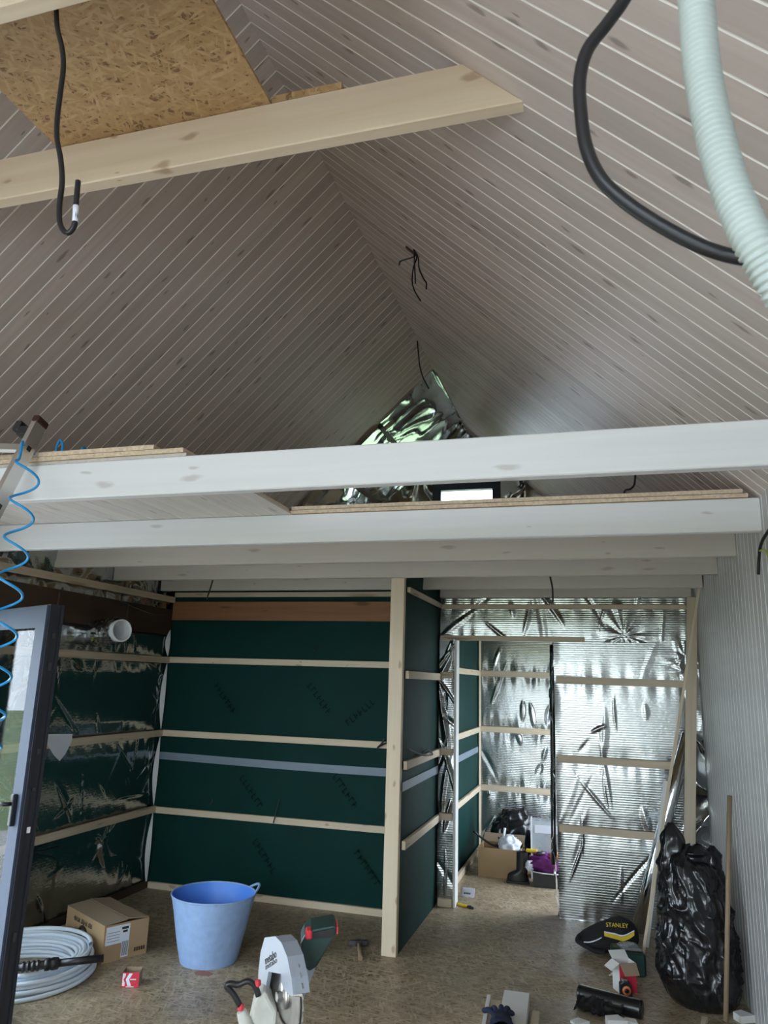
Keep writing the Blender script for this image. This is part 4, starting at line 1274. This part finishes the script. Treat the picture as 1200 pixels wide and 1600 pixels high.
# motor housing behind, dark green
mh = [(0.02, 0.115), (0.0, 0.13), (-0.10, 0.125), (-0.13, 0.09), (-0.12, 0.0), (-0.05, -0.01), (0.03, 0.03)]
Mm = Matrix((av, V((0, 0, 1)), tcv)).transposed().to_4x4(); Mm.translation = sc_ - tcv * 0.05
b = MB().prism([(0.036, 0.085), (0.045, 0.105), (0.062, 0.118), (0.120, 0.128), (0.128, 0.124), (0.128, 0.106), (0.112, 0.085), (0.080, 0.030), (0.062, 0.020), (0.044, 0.035)], -0.10, 0.0, Mm)
o = b.build('motor_housing', M['dgreen'], saw); md = o.modifiers.new('round', 'BEVEL'); md.width = 0.006; md.segments = 2
b = MB().prism([(0.064, 0.112), (0.120, 0.122), (0.1245, 0.112), (0.115, 0.1), (0.07, 0.098)], 0.0005, 0.004, Mm); b.build('vent_panel', M['black'], saw)
b = MB().rbox((0.056, 0.108, -0.008), (0.0085, 0.011, 0.02), 0.004, M=Mm); b.build('red_cap', M['redp'], saw)
b = MB().rbox((0.130, 0.116, -0.03), (0.002, 0.009, 0.03), 0.001, M=Mm); b.build('red_stripe', M['redp'], saw)
b = MB().prism([(0.046, 0.036), (0.062, 0.019), (0.080, 0.029), (0.070, 0.0), (0.055, -0.04), (0.045, -0.06), (0.04, 0.0)], -0.09, -0.02, Mm); b.build('gear_casting', M['silverp'], saw)
# base casting and clamp handle on the left
b = MB().prism([(-0.035, -0.03), (-0.045, -0.012), (-0.062, -0.02), (-0.075, -0.045), (-0.085, -0.10), (-0.08, -0.20), (-0.02, -0.20), (-0.014, -0.06)], -0.09, 0.03, Mm); 
o = b.build('arm_casting', M['dust'], saw); md = o.modifiers.new('round', 'BEVEL'); md.width = 0.008; md.segments = 2
b = MB().prism([(-0.20, -0.2), (-0.20, -0.17), (0.2, -0.17), (0.2, -0.2)], -0.08, 0.2, Mm); b.build('table', M['silverp'], saw)
def mp_(x, y, z=0.03): return Mm @ V(((x - 444) * 0.00175, (1545 - y) * 0.00150, z))
b = MB().tube(smooth_path([mp_(383, 1574), mp_(372, 1556), mp_(362, 1545), mp_(367, 1541), mp_(378, 1543), mp_(392, 1538), mp_(402, 1545), mp_(408, 1560)], 5), 0.0075, 8)
b.build('clamp_handle', M['black'], saw)
for x, y in ((384, 1576), (406, 1541)):
    MB().rbox(mp_(x, y), (0.007, 0.007, 0.008), 0.003).build('red_knob', M['redp'], saw)
b = MB().tube([mp_(385, 1582), mp_(392, 1600), mp_(405, 1625)], [0.012, 0.017, 0.02], 10); b.build('clamp_arm', M['dust'], saw)
MT = S @ Matrix.Translation((-0.050, 0.058, 0.0225)) @ Matrix.Rotation(RAD(28), 4, 'Z')
text('maker_name', 'metabo', 0.027, MT, M['ink'], saw, sx=1.1)
text('maker_subtext', 'metabo', 0.019, MT @ Matrix.Translation((0.0, -0.014, 0)), M['darksteel'], saw, sx=1.6)
bench = thing('saw_bench', (sc_.x, sc_.y - 0.1, 0), 'low wooden bench under the mitre saw', 'bench')
zt = sc_.z - 0.202
Bm = Mm.copy(); Bm.translation = V((sc_.x, sc_.y, 0)) - tcv * 0.05
MB().box(-0.4, 0.4, -0.05, 0.4, 0, 0.001).v
b = MB().box(-0.45, 0.45, zt - 0.04, zt, -0.09, 0.30, M=Bm); b.build('top', M['pine'], bench)
for ux in (-0.4, 0.4):
    for uz in (-0.05, 0.26):
        MB().box(ux - 0.03, ux + 0.03, 0, zt - 0.0405, uz - 0.03, uz + 0.03, M=Bm).build('leg', M['pine'], bench)

# ---- stack of painted board offcuts with a glove, at the lower edge
def floor_box(name, px, length, w, z0, z1, mat, label, cat, yaw=0.0, group=None):
    """board lying on the floor: px = far end centre pixel, running towards the camera"""
    p = PZ(*px, z0)
    dirn = V((CAM.x - p.x, CAM.y - p.y, 0)).normalized()
    dirn.rotate(Matrix.Rotation(RAD(yaw), 3, 'Z'))
    return plank(name, p + V((0, 0, (z1 - z0) / 2)), p + dirn * length + V((0, 0, (z1 - z0) / 2)), w, z1 - z0, mat, None, label=label, cat=cat, group=group)
floor_box('board_offcut', (808, 1573), 0.9, 0.135, 0.0, 0.075, M['offwhite'], 'thick white painted board offcut beside the dark blue glove', 'board', yaw=-4)
floor_box('board_offcut', (764, 1580), 0.9, 0.020, 0.0, 0.08, M['offwhite'], 'thin white painted board standing on edge left of the dark blue glove', 'board', yaw=-4)
floor_box('board_offcut', (775, 1582), 0.9, 0.05, 0.0, 0.06, M['batten'], 'raw pine board offcut partly under the dark blue glove', 'board', yaw=-4)
floor_box('board_offcut', (838, 1591), 0.8, 0.04, 0.0, 0.035, M['batten'], 'narrow raw pine strip right of the thick white board offcut', 'board', yaw=-4)
gl = thing('work_glove', PZ(782, 1580, 0.08), 'dark blue knitted work glove draped over the board offcuts', 'glove')
gp = PZ(785, 1594, 0.085)
ed = V((CAM.x - gp.x, CAM.y - gp.y, 0)).normalized(); er = V((-ed.y, ed.x, 0))
if er.dot(R2) < 0: er = -er
def glv(a, t):
    # limp knitted tube: wide cuff towards the camera, narrowing into the finger roots
    th = 2 * pi * a
    w_ = 0.050 - 0.012 * t + 0.004 * sin(9 * t)
    q = V((cos(th) * 1.3, sin(th) * 1.3, t * 4))
    f = 1 + 0.22 * noise.noise(q * 1.3) + 0.12 * ridged(q, 2.0) ** 4
    if t > 0.92: f *= max(0.0, (1 - t) / 0.08)
    return gp + er * (w_ * f * cos(th) - 0.012 * t) - ed * (0.17 * t - 0.12) + V((0, 0, 0.018 + 0.020 * f * sin(th) + 0.006 * sin(5 * t)))
MB().grid(glv, 32, 30).build('palm', M['navy'], gl)
for i, (o_, l_, a_, z_) in enumerate(((-0.035, 0.060, -1.15, 0.010), (-0.022, 0.045, -0.5, 0.018), (-0.002, 0.045, 0.1, 0.024), (0.016, 0.050, 0.45, 0.020), (0.028, 0.040, 0.9, 0.008))):
    st = gp + er * (o_ - 0.006) - ed * 0.035 + V((0, 0, z_))
    dv = (-ed * cos(a_) + er * sin(a_))
    MB().tube(smooth_path([st, st + dv * l_ * 0.45 + V((0, 0, 0.012)), st + dv * l_ * 0.9 + V((0, 0, 0.002)), st + dv * l_ + V((0, 0, -0.006))], 4), [0.0125] * 9 + [0.0115, 0.010, 0.008, 0.004], 10).build('finger', M['navy'], gl)

# ---- black rubbish sack by the right wall
bc = V((0.490, 4.945, 0))
sack = thing('rubbish_sack', bc, 'full black plastic rubbish sack standing against the boarded wall', 'bag')
def bagf(a, t):
    th = 2 * pi * a
    prof = [(0.0, 0.0), (0.03, 0.92), (0.12, 1.04), (0.3, 1.07), (0.5, 1.0), (0.66, 0.93), (0.78, 0.86), (0.88, 0.72), (0.95, 0.45), (1.0, 0.0)]
    for (t0, r0), (t1, r1) in zip(prof[:-1], prof[1:]):
        if t0 <= t <= t1:
            r = r0 + (r1 - r0) * (t - t0) / (t1 - t0); break
    zt_ = [0.0, 0.78]
    z = 0.80 * (t if t < 0.9 else 0.9 + (t - 0.9) * 0.4)
    if t < 0.03: z = 0
    q = V((cos(th) * 1.1, sin(th) * 1.1, z * 2.4))
    f = 0.04 * noise.noise(q * 1.4) + 0.040 * (ridged(V((q.x + q.z * 0.5, q.y, q.z * 1.4)), 1.9) ** 5) - 0.012 + 0.018 * ridged(V((q.x + q.z * 0.9, q.y - q.z * 0.3, q.z)), 3.6) ** 6 + 0.006 * ridged(q, 7.0) ** 4 - 0.01
    f *= min(1, t * 6)
    R_ = r * (1 + f * 3.0)
    lean = -0.02 * (z / 0.8)
    x = bc.x + lean + 0.203 * R_ * cos(th)
    z += 0.10 * max(0, cos(th - pi)) * max(0, t - 0.75) * 3.0
    return V((min(x, XR - 0.008), bc.y + 0.20 * R_ * sin(th), max(0.001, z)))
MB().grid(bagf, 150, 150).build('sack_body', M['blackbag'], sack)
def ear(px, base, h, r, seed, leanv):
    def fn(a, t):
        th = 2 * pi * a
        q = V((cos(th), sin(th), t * 2 + seed))
        rr = r * (1 - 0.25 * t - (0.55 * max(0, t - 0.75) * 4)) * (1 + 0.35 * noise.noise(q * 1.8) + 0.15 * ridged(q, 3) ** 3)
        return base + V((max(rr, 0.0) * cos(th), max(rr, 0.0) * 0.8 * sin(th), h * t)) + V(leanv) * t * t
    return MB().grid(fn, 32, 20).build('gathered_top', M['blackbag'], sack)
ear(None, V((0.368, 4.94, 0.66)), 0.27, 0.075, 1, (0.0, 0, 0))
ear(None, V((0.48, 4.95, 0.68)), 0.14, 0.10, 4, (0.03, 0, 0))
ear(None, V((0.575, 4.95, 0.64)), 0.18, 0.06, 7, (0.015, 0, 0))

# broom stick leaning on the wall in front of the sack
MB().tube([PZ(1134, 1596, 0.012), PX(1140, 1243, 0.692)], [0.0125, 0.0135], 12).build('broom_stick', M['handle'], None, label='round wooden broom stick leaning against the boarded wall in front of the black sack', cat='stick')

# ---- things leaning in the corner
plank('leaning_board', (0.511, 5.90, 0.0), (0.690, 6.0, 2.39), 0.075, 0.03, M['batten'], None, up=(0, 1, 0), label='wide raw pine board leaning in the corner beside the boarded wall', cat='board')
plank('leaning_lath', PZ(1003, 1502, 0.004), PY(1095, 902, 5.60), 0.012, 0.02, M['batten'], None, up=(1, 0, 0), label='long thin slat leaning from the floor up to the loft beam in the corner', cat='lath')
plank('leaning_lath', PZ(1010, 1480, 0.004) , PY(1040, 1220, 6.0), 0.012, 0.03, M['offwhite'], None, up=(1, 0, 0), label='shorter white slat leaning behind the black sack next to the silver roll', cat='lath')
r0_, r1_ = PY(995, 1455, 5.95), PY(1075, 1148, 6.055)
MB().tube([r0_, r0_ + (r1_ - r0_) * 0.33, r0_ + (r1_ - r0_) * 0.66, r1_], 0.046, 28).build('foil_roll', foil_mat('rolled_silver_foil', (0.74, 0.78, 0.82), 0.12, rib=0.0), None, label='shiny silver foil roll leaning against the foil wall behind the tool bag', cat='roll')
# crumpled foil hanging between the leaning board and the boarded wall
foil_sheet('foil_sheet', (0.585, 6.11, 0.35), (1, 0.0, 0), (0, 0, 1), (0, -1, 0), 0.13, 1.05, M['foil_smooth'], wall_hall, pins=(), seed=41, amp=0.03, crease=0.05, nu=20, nv=90, k=3)

# ---- tool bag
tb0 = V((-0.02, 5.585, 0))
tb = thing('tool_bag', tb0, 'black soft tool bag with yellow trim and yellow lettering on the floor', 'bag')
TM = rotz(14, tb0)
def tbf(a, t):
    th = 2 * pi * a; ph = pi * (t - 0.5)
    def sg(v, p): return math.copysign(abs(v) ** (2 / p), v)
    x = sg(cos(ph), 2.6) * sg(cos(th), 2.8) * 0.20; y = sg(cos(ph), 2.6) * sg(sin(th), 2.8) * 0.12; z = sg(sin(ph), 2.4) * 0.085
    hh = 1.0 + 0.28 * min(1, max(-1.2, (x + 0.02) / 0.12))
    q = V((x * 12, y * 12, z * 12))
    n_ = 0.008 * noise.noise(q) + 0.006 * ridged(q * 0.5, 1.4) ** 4
    return TM @ V((x + n_, y * (1 + n_ * 4), (z + 0.085) * hh + n_ * 0.5))
MB().grid(tbf, 48, 26).build('bag_body', M['fabric'], tb)
def strip(pts, w, mat, name, par, dz_=0.0):
    P = smooth_path(pts, 6)
    bb = MB(); vs = []
    for p in P: vs += [p + V((0, -0.002, w / 2)), p + V((0, -0.002, -w / 2)), p + V((0, 0.004, -w / 2)), p + V((0, 0.004, w / 2))]
    fs = []
    for i in range(len(P) - 1):
        for k in range(4): fs.append((i * 4 + k, i * 4 + (k + 1) % 4, (i + 1) * 4 + (k + 1) % 4, (i + 1) * 4 + k))
    bb.add(vs, fs, 0, False)
    return bb.build(name, mat, par)
def on_bag(x, y, dist=0.0):
    return PY(x, y, 5.445 + dist)
strip([on_bag(944, 1459), on_bag(955, 1462), on_bag(966, 1465), on_bag(974, 1467), on_bag(984, 1463), on_bag(991, 1458)], 0.026, M['yellow'], 'yellow_trim', tb)
strip([on_bag(944, 1456, -0.003), on_bag(960, 1459, -0.003), on_bag(974, 1462, -0.003), on_bag(991, 1454.5, -0.003)], 0.006, M['paper'], 'piping', tb)
strip([on_bag(912, 1472, 0.0), on_bag(922, 1472, -0.01), on_bag(932, 1469, -0.01), on_bag(940, 1465, -0.01)], 0.006, M['paper'], 'piping', tb)
MB().tube(smooth_path([on_bag(905, 1462, 0.05), on_bag(902, 1470, 0.02), on_bag(915, 1478, -0.01), on_bag(930, 1486, -0.02), on_bag(945, 1487, -0.01)], 5), 0.014, 8).build('strap', M['fabric'], tb)
pA = on_bag(964, 1446, -0.004)
Mt = frame(pA, (1, 0.10, 0.035)); x_ = V((1, 0.08, 0.03)).normalized(); z_ = V((0.08, -1, 0.35)); z_ = (z_ - x_ * z_.dot(x_)).normalized(); y_ = z_.cross(x_)
Mt = Matrix((x_, y_, z_)).transposed().to_4x4(); Mt.translation = pA + z_ * 0.004
text('lettering', 'STANLEY', 0.034, Mt, M['yellow'], tb, sx=1.0)

# ---- green battery tools beside the bag
for i, (cx, cy, sx_, sy_, sz_, lab_) in enumerate(((0.085, 5.36, 0.085, 0.05, 0.055, 'dark green charger block with a clear wrapped top behind the small open carton'), (0.125, 5.22, 0.075, 0.045, 0.065, 'dark green battery pack with a red stripe behind the small open carton'))):
    tg = thing('battery_pack', (cx, cy, 0), lab_, 'battery')
    Mg = rotz(6, (cx, cy, 0))
    MB().rbox((0, 0, sz_), (sx_, sy_, sz_), 0.012, M=Mg).build('housing', M['dgreen'], tg)
    if i == 1:
        MB().rbox((-sx_ - 0.001, 0.0, sz_), (0.003, sy_ * 0.6, sz_ * 0.7), 0.001, M=Mg).build('red_stripe', M['redp'], tg)
        MB().rbox((0, 0, 2 * sz_ + 0.004), (sx_ * 0.8, sy_ * 0.7, 0.006), 0.003, M=Mg).build('top_slide', M['black'], tg)
    else:
        blob('clear_wrap', (0.02, 0, 2 * sz_ + 0.008), (0.06, 0.045, 0.012), M['clearp'], tg, M_=Mg, amp=0.01, k=9, fold=0.01)

# ---- open carton and tape measure
ob = thing('open_carton', (0.115, 4.93, 0), 'open white and red carton standing by the black sack', 'box')
OM = rotz(28, (0.045, 4.885, 0))
w_, d_, h_ = 0.105, 0.085, 0.155
b = MB()
b.box(0, w_, 0, 0.003, 0, h_, M=OM); b.build('front_panel', M['red'], ob)
b = MB()
b.box(0, 0.003, 0.003, d_, 0, h_, M=OM); b.box(w_ - 0.003, w_, 0.003, d_, 0, h_, M=OM); b.box(0.003, w_ - 0.003, d_ - 0.003, d_, 0, h_, M=OM); b.box(0.003, w_ - 0.003, 0.003, d_ - 0.003, 0, 0.003, M=OM)
b.build('body', M['offwhite'], ob)
for vs in ([(0, 0, h_), (w_, 0, h_), (w_ * 0.95, -0.045, h_ - 0.05), (w_ * 0.08, -0.045, h_ - 0.05)], [(0, 0, h_), (0, d_, h_), (-0.05, d_, h_ - 0.035), (-0.05, 0, h_ - 0.035)], [(0, d_, h_), (w_, d_, h_), (w_, d_ + 0.04, h_ + 0.03), (0, d_ + 0.04, h_ + 0.03)]):
    bb = MB(); bb.add([OM @ V(p) for p in vs] + [OM @ V((p[0], p[1], p[2] + 0.002)) for p in vs], [(0, 3, 2, 1), (4, 5, 6, 7), (0, 1, 5, 4), (1, 2, 6, 5), (2, 3, 7, 6), (3, 0, 4, 7)])
    bb.build('flap', M['card_dark'] if vs[2][1] < 0 else M['offwhite'], ob)
tp = PZ(978, 1557)
tm = thing('tape_measure', tp, 'black tape measure with an orange round badge in front of the open carton', 'tape measure')
TMx = rotz(10, tp)
o = MB().prism([(-0.034, 0), (0.034, 0), (0.034, 0.045), (0.022, 0.078), (-0.012, 0.088), (-0.034, 0.068)], -0.02, 0.02, TMx @ Matrix.Rotation(pi / 2, 4, 'X')).build('case', M['black'], tm)
md = o.modifiers.new('round', 'BEVEL'); md.width = 0.006; md.segments = 2
MB().lathe([(0.0, 0.004), (0.024, 0.004), (0.024, 0.0)], 20, TMx @ Matrix.Translation((0.002, -0.0195, 0.036)) @ Matrix.Rotation(pi / 2, 4, 'X')).build('badge', M['orange'], tm)
MB().lathe([(0.0, 0.0055), (0.013, 0.0055), (0.013, 0.0)], 16, TMx @ Matrix.Translation((0.002, -0.0195, 0.036)) @ Matrix.Rotation(pi / 2, 4, 'X')).build('badge_centre', M['black'], tm)
MB().rbox((-0.004, 0.0, 0.084), (0.016, 0.016, 0.008), 0.004, M=TMx).build('lock_button', M['steel'], tm)

# ---- roll of black bin liners with its loose tail
ra, rb = PZ(905, 1552, 0.045), PZ(1003, 1578, 0.045)
rl = thing('liner_roll', (ra + rb) / 2 - V((0, 0, 0.045)), 'roll of black bin liners with a loose tail lying on the floor', 'roll')
rd = (rb - ra).normalized(); rn = V((-rd.y, rd.x, 0))
if rn.dot(CAM - ra) < 0: rn = -rn
Mr = frame(ra, rd) @ Matrix.Rotation(pi / 2, 4, 'Y'); Lr = (rb - ra).length
MB().lathe([(0.0, 0), (0.012, 0), (0.044, 0.0), (0.0455, 0.006), (0.0455, Lr - 0.006), (0.044, Lr), (0.012, Lr), (0, Lr)], 28, Mr).build('roll_body', M['blackbag'], rl)
def tail(a, c):
    p = ra + rd * (Lr * (0.04 + 0.72 * a)) + rn * (0.04 + 0.10 * c + 0.02 * noise.noise(V((a * 3, c, 1)))) 
    z = 0.006 + 0.05 * (1 - c) ** 2 + 0.018 * ridged(V((a * 4 + c, c * 2, 0)), 1.7) ** 3
    return V((p.x, p.y, z))
MB().grid(tail, 40, 18).build('loose_tail', M['blackbag'], rl)

# ---- pale offcuts scattered along the lower edge
R = random.Random(3)
offs = [((905, 1598), 0.09, 0.06, 0.012, 40, 'triangular pale offcut at the lower edge left of the bin liner roll'), ((963, 1607), 0.10, 0.07, 0.05, 15, 'stack of pale board ends in front of the bin liner roll'), ((988, 1604), 0.08, 0.05, 0.03, -20, 'low pale board end right of the offcut stack near the bin liner roll'), ((1098, 1604), 0.16, 0.03, 0.02, 75, 'narrow raw pine offcut lying in front of the black sack'), ((1162, 1594), 0.09, 0.075, 0.035, 30, 'pale angled board end beside the foot of the broom stick')]
for (px, a_, b_, h_, yw, lb) in offs:
    p = PZ(*px); Mo = rotz(yw, p)
    poly = [(-a_ / 2, -b_ / 2), (a_ / 2, -b_ / 2), (a_ / 2 - (0.03 if a_ < 0.12 else 0), b_ / 2), (-a_ / 2, b_ / 2 - 0.015)]
    MB().prism(poly, 0.0, h_, Mo).build('board_offcut', M['batten'] if 'raw' in lb else M['offwhite'], None, label=lb, cat='offcut')
MB().tube(smooth_path([PZ(952, 1524, 0.006), PZ(958, 1522, 0.010), PZ(963, 1525, 0.006)], 5), [0.004] * 3 + [0.009] * 5 + [0.004] * 3, 8).build('wood_shaving', M['offwhite'], None, label='small pale curled shaving alone on the floor beside the open carton', cat='shaving')

# ================================================================== THROUGH THE DOORWAY
fb0, fb1 = PZ(747, 1369), PZ(814, 1376)
fx = (fb1 - fb0).normalized(); fy = V((-fx.y, fx.x, 0)); FW = (fb1 - fb0).length
FB = Matrix((fx, fy, V((0, 0, 1)))).transposed().to_4x4(); FB.translation = fb0
fbx = thing('cardboard_box', fb0, 'open brown cardboard box full of odds and ends beyond the doorway', 'box')
b = MB(); hq = 0.245
b.box(0, FW, 0, 0.005, 0, hq, M=FB); b.box(0, FW, 0.32, 0.325, 0, hq, M=FB); b.box(0, 0.005, 0.005, 0.32, 0, hq, M=FB); b.box(FW - 0.005, FW, 0.005, 0.32, 0, hq, M=FB); b.box(0, FW, 0.005, 0.32, 0, 0.005, M=FB)
b.build('body', M['card'], fbx)
b = MB(); b.add([FB @ V(p) for p in ((0, 0.325, hq), (FW, 0.325, hq), (FW, 0.40, hq + 0.06), (0, 0.40, hq + 0.06), (0, 0.33, hq), (FW, 0.33, hq), (FW, 0.405, hq + 0.06), (0, 0.405, hq + 0.06))], [(0, 3, 2, 1), (4, 5, 6, 7), (0, 1, 5, 4), (1, 2, 6, 5), (2, 3, 7, 6), (3, 0, 4, 7)])
b.build('flap', M['card_dark'], fbx)
def in_box(u, v, z): return FB @ V((u, v, z))
blob('crumpled_paper', in_box(0.27, 0.10, 0.27), (0.09, 0.06, 0.07), M['paper'], None, amp=0.03, k=7, fold=0.02, flat=False, seed=2, label='crumpled pale paper on top of the brown box beyond the doorway', cat='paper')
blob('dark_bag', in_box(0.26, 0.23, 0.20), (0.10, 0.07, 0.10), M['blackbag'], None, amp=0.04, k=8, fold=0.04, flat=False, seed=5, label='black plastic bag stuffed in the brown box beyond the doorway', cat='bag')
MB().tube(smooth_path([in_box(-0.06, 0.10, 0.36), in_box(0.02, 0.12, 0.30), in_box(0.12, 0.12, 0.25), in_box(0.2, 0.14, 0.25)], 5), 0.010, 8).build('black_hose', M['cable'], None, label='black hose end sticking out of the brown box beyond the doorway', cat='hose')
MB().tube([in_box(0.20, 0.10, 0.20), in_box(0.225, 0.16, 0.40)], 0.012, 8).build('white_tube', M['whitep'], None, label='white tube sticking up out of the brown box beyond the doorway', cat='tube')
# tall dark sack behind the box
blob('dark_sack', V((-0.88, 7.78, 0.24)), (0.20, 0.16, 0.24), M['blackbag'], None, amp=0.05, k=7, fold=0.04, seed=9, label='dark sack standing against the far foil wall behind the brown box', cat='bag')
blob('blue_bag', V((-0.585, 7.68, 0.19)), (0.085, 0.09, 0.19), plain('dark_blue_plastic', (0.03, 0.06, 0.16), 0.4), None, amp=0.04, k=7, fold=0.03, seed=12, label='dark blue plastic bag behind the brown box next to the clear case', cat='bag')
# boot
bt = V((-0.765, 7.085, 0))
boot = thing('work_boot', bt, 'black work boot standing between the brown box and the black crate', 'boot')
b = MB().rbox((0, 0, 0.012), (0.10, 0.042, 0.012), 0.006, M=rotz(185, bt)); b.build('sole', M['black'], boot)
def shoe(a, t):
    th = 2 * pi * a
    if t < 0.35:
        q = t / 0.35
        L_, cx, z, wy = 0.097 * (1 - 0.12 * q * q) - 0.004 * q, 0.0, 0.022 + 0.055 * q, 0.042
    elif t < 0.5:
        q = (t - 0.35) / 0.15
        L_, cx, z, wy = 0.081 + (0.052 - 0.081) * q, -0.038 * q, 0.077 + 0.03 * q, 0.040
    else:
        q = (t - 0.5) / 0.5
        L_, cx, z, wy = 0.052 - 0.004 * q, -0.038, 0.107 + 0.15 * q, 0.040
    return rotz(185, bt) @ V((-cx * -1 + L_ * cos(th), wy * sin(th), z))
MB().grid(shoe, 24, 16).build('upper', M['black'], boot)
# crate with purple bag
cr0 = V((-0.505, 7.10, 0))
crate = thing('black_crate', cr0, 'low black plastic crate on the floor beyond the doorway', 'crate')
Mc = rotz(5, cr0)
b = MB()
b.prism([(-0.13, -0.10), (0.13, -0.10), (0.13, 0.10), (-0.13, 0.10)], 0.0, 0.006, Mc)
for x0_, x1_, y0_, y1_ in ((-0.13, 0.13, -0.10, -0.094), (-0.13, 0.13, 0.094, 0.10), (-0.13, -0.124, -0.094, 0.094), (0.124, 0.13, -0.094, 0.094)):
    b.box(x0_, x1_, y0_, y1_, 0.006, 0.125, M=Mc)
b.build('tray', M['black'], crate)
MB().tube([Mc @ V(p) for p in ((-0.13, -0.104, 0.127), (-0.05, -0.107, 0.118), (0.05, -0.107, 0.116), (0.13, -0.104, 0.122))], 0.005, 6).build('rim', M['whitep'], crate)
blob('purple_bag', cr0 + V((0.0, 0, 0.185)), (0.15, 0.10, 0.075), M['purple'], None, amp=0.03, k=7, fold=0.03, seed=3, flat=False, label='purple cloth bag heaped on the low black crate', cat='bag')
blob('orange_cloth', cr0 + V((0.075, -0.03, 0.245)), (0.055, 0.05, 0.022), plain('orange_cloth_mat', (0.75, 0.30, 0.10), 0.7), None, amp=0.02, k=9, fold=0.02, seed=6, flat=False, label='orange cloth lying on top of the purple bag', cat='cloth')
blob('white_rag', cr0 + V((-0.15, -0.06, 0.16)), (0.035, 0.03, 0.04), M['paper'], None, amp=0.012, k=6, fold=0.008, seed=8, flat=False, label='small white rag hanging at the corner of the black crate', cat='rag')
MB().tube([cr0 + V((-0.09, -0.06, 0.262)), cr0 + V((-0.02, -0.04, 0.268))], 0.016, 10).build('small_bottle', M['darksteel'], None, label='small dark bottle lying on the purple bag', cat='bottle')
# clear case with yellow things behind
ck = V((-0.50, 7.36, 0))
case = thing('clear_case', ck, 'tall clear plastic case with a white label strip behind the purple bag', 'case')
Mk = rotz(4, ck)
MB().box(-0.16, 0.14, -0.05, -0.046, 0.0, 0.49, M=Mk).build('front_panel', M['clearp'], case)
MB().box(-0.16, 0.14, 0.10, 0.104, 0.0, 0.49, M=Mk).build('back_panel', M['clearp'], case)
MB().box(-0.172, -0.161, -0.055, 0.105, 0.0, 0.50, M=Mk).build('edge', M['whitep'], case)
MB().box(0.141, 0.152, -0.055, 0.105, 0.0, 0.50, M=Mk).build('edge', M['whitep'], case)
MB().box(-0.16, 0.14, -0.0459, 0.0999, 0.0, 0.01, M=Mk).build('floor_panel', M['sashgrey'], case)
MB().box(-0.135, 0.14, -0.054, -0.0505, 0.385, 0.455, M=Mk).build('label_strip', M['paper'], case)
MB().rbox((-0.04, 0.02, 0.507), (0.035, 0.02, 0.006), 0.003, M=Mk).build('catch', M['steel'], case)
blob('yellow_tool', ck + V((0.03, 0.025, 0.30)), (0.045, 0.03, 0.07), M['yellow'], case, amp=0.03, k=7, fold=0.02, seed=2, flat=False)
MB().box(-0.12, 0.08, -0.03, 0.05, 0.17, 0.20, M=Mk).build('yellow_tool', M['yellow'], case)
MB().rbox((-0.66, 7.28, 0.235), (0.05, 0.03, 0.012), 0.004).build('yellow_strip', M['yellow'], case)
# paper and knife on the floor in the doorway
p0 = PZ(731, 1404)
def leaf_(a, c): return p0 + V((-0.055 + 0.11 * a, 0.03 * (c - 0.5), 0.005 + 0.062 * c + 0.012 * ridged(V((a * 2, c, 4)), 1.5)))
b = MB().grid(leaf_, 10, 8)
o = b.build('paper_label', M['paper'], None, label='crumpled white printed label standing on the floor in the doorway', cat='paper')
md = o.modifiers.new('thickness', 'SOLIDIFY'); md.thickness = 0.001
bb = MB()
for q in range(4): bb.box(p0.x - 0.03 + q * 0.014, p0.x - 0.02 + q * 0.014, p0.y - 0.008, p0.y - 0.0065, 0.034, 0.046)
bb.build('print', M['ink'], o)
ka, kb_ = PZ(714, 1412, 0.012), PZ(740, 1419, 0.008)
kn = thing('utility_knife', (ka + kb_) / 2 - V((0, 0, 0.01)), 'yellow and black utility knife on the floor in the doorway', 'knife')
MB().tube([ka, ka + (kb_ - ka) * 0.3, ka + (kb_ - ka) * 0.62], [0.010, 0.012, 0.010], 8).build('grip', M['yellow'], kn)
MB().tube([ka + (kb_ - ka) * 0.62, ka + (kb_ - ka) * 0.8, kb_], [0.008, 0.014, 0.007], 8).build('nose', M['black'], kn)
MB().tube([ka - (kb_ - ka) * 0.06, ka + (kb_ - ka) * 0.02], 0.0115, 8).build('end_cap', M['black'], kn)
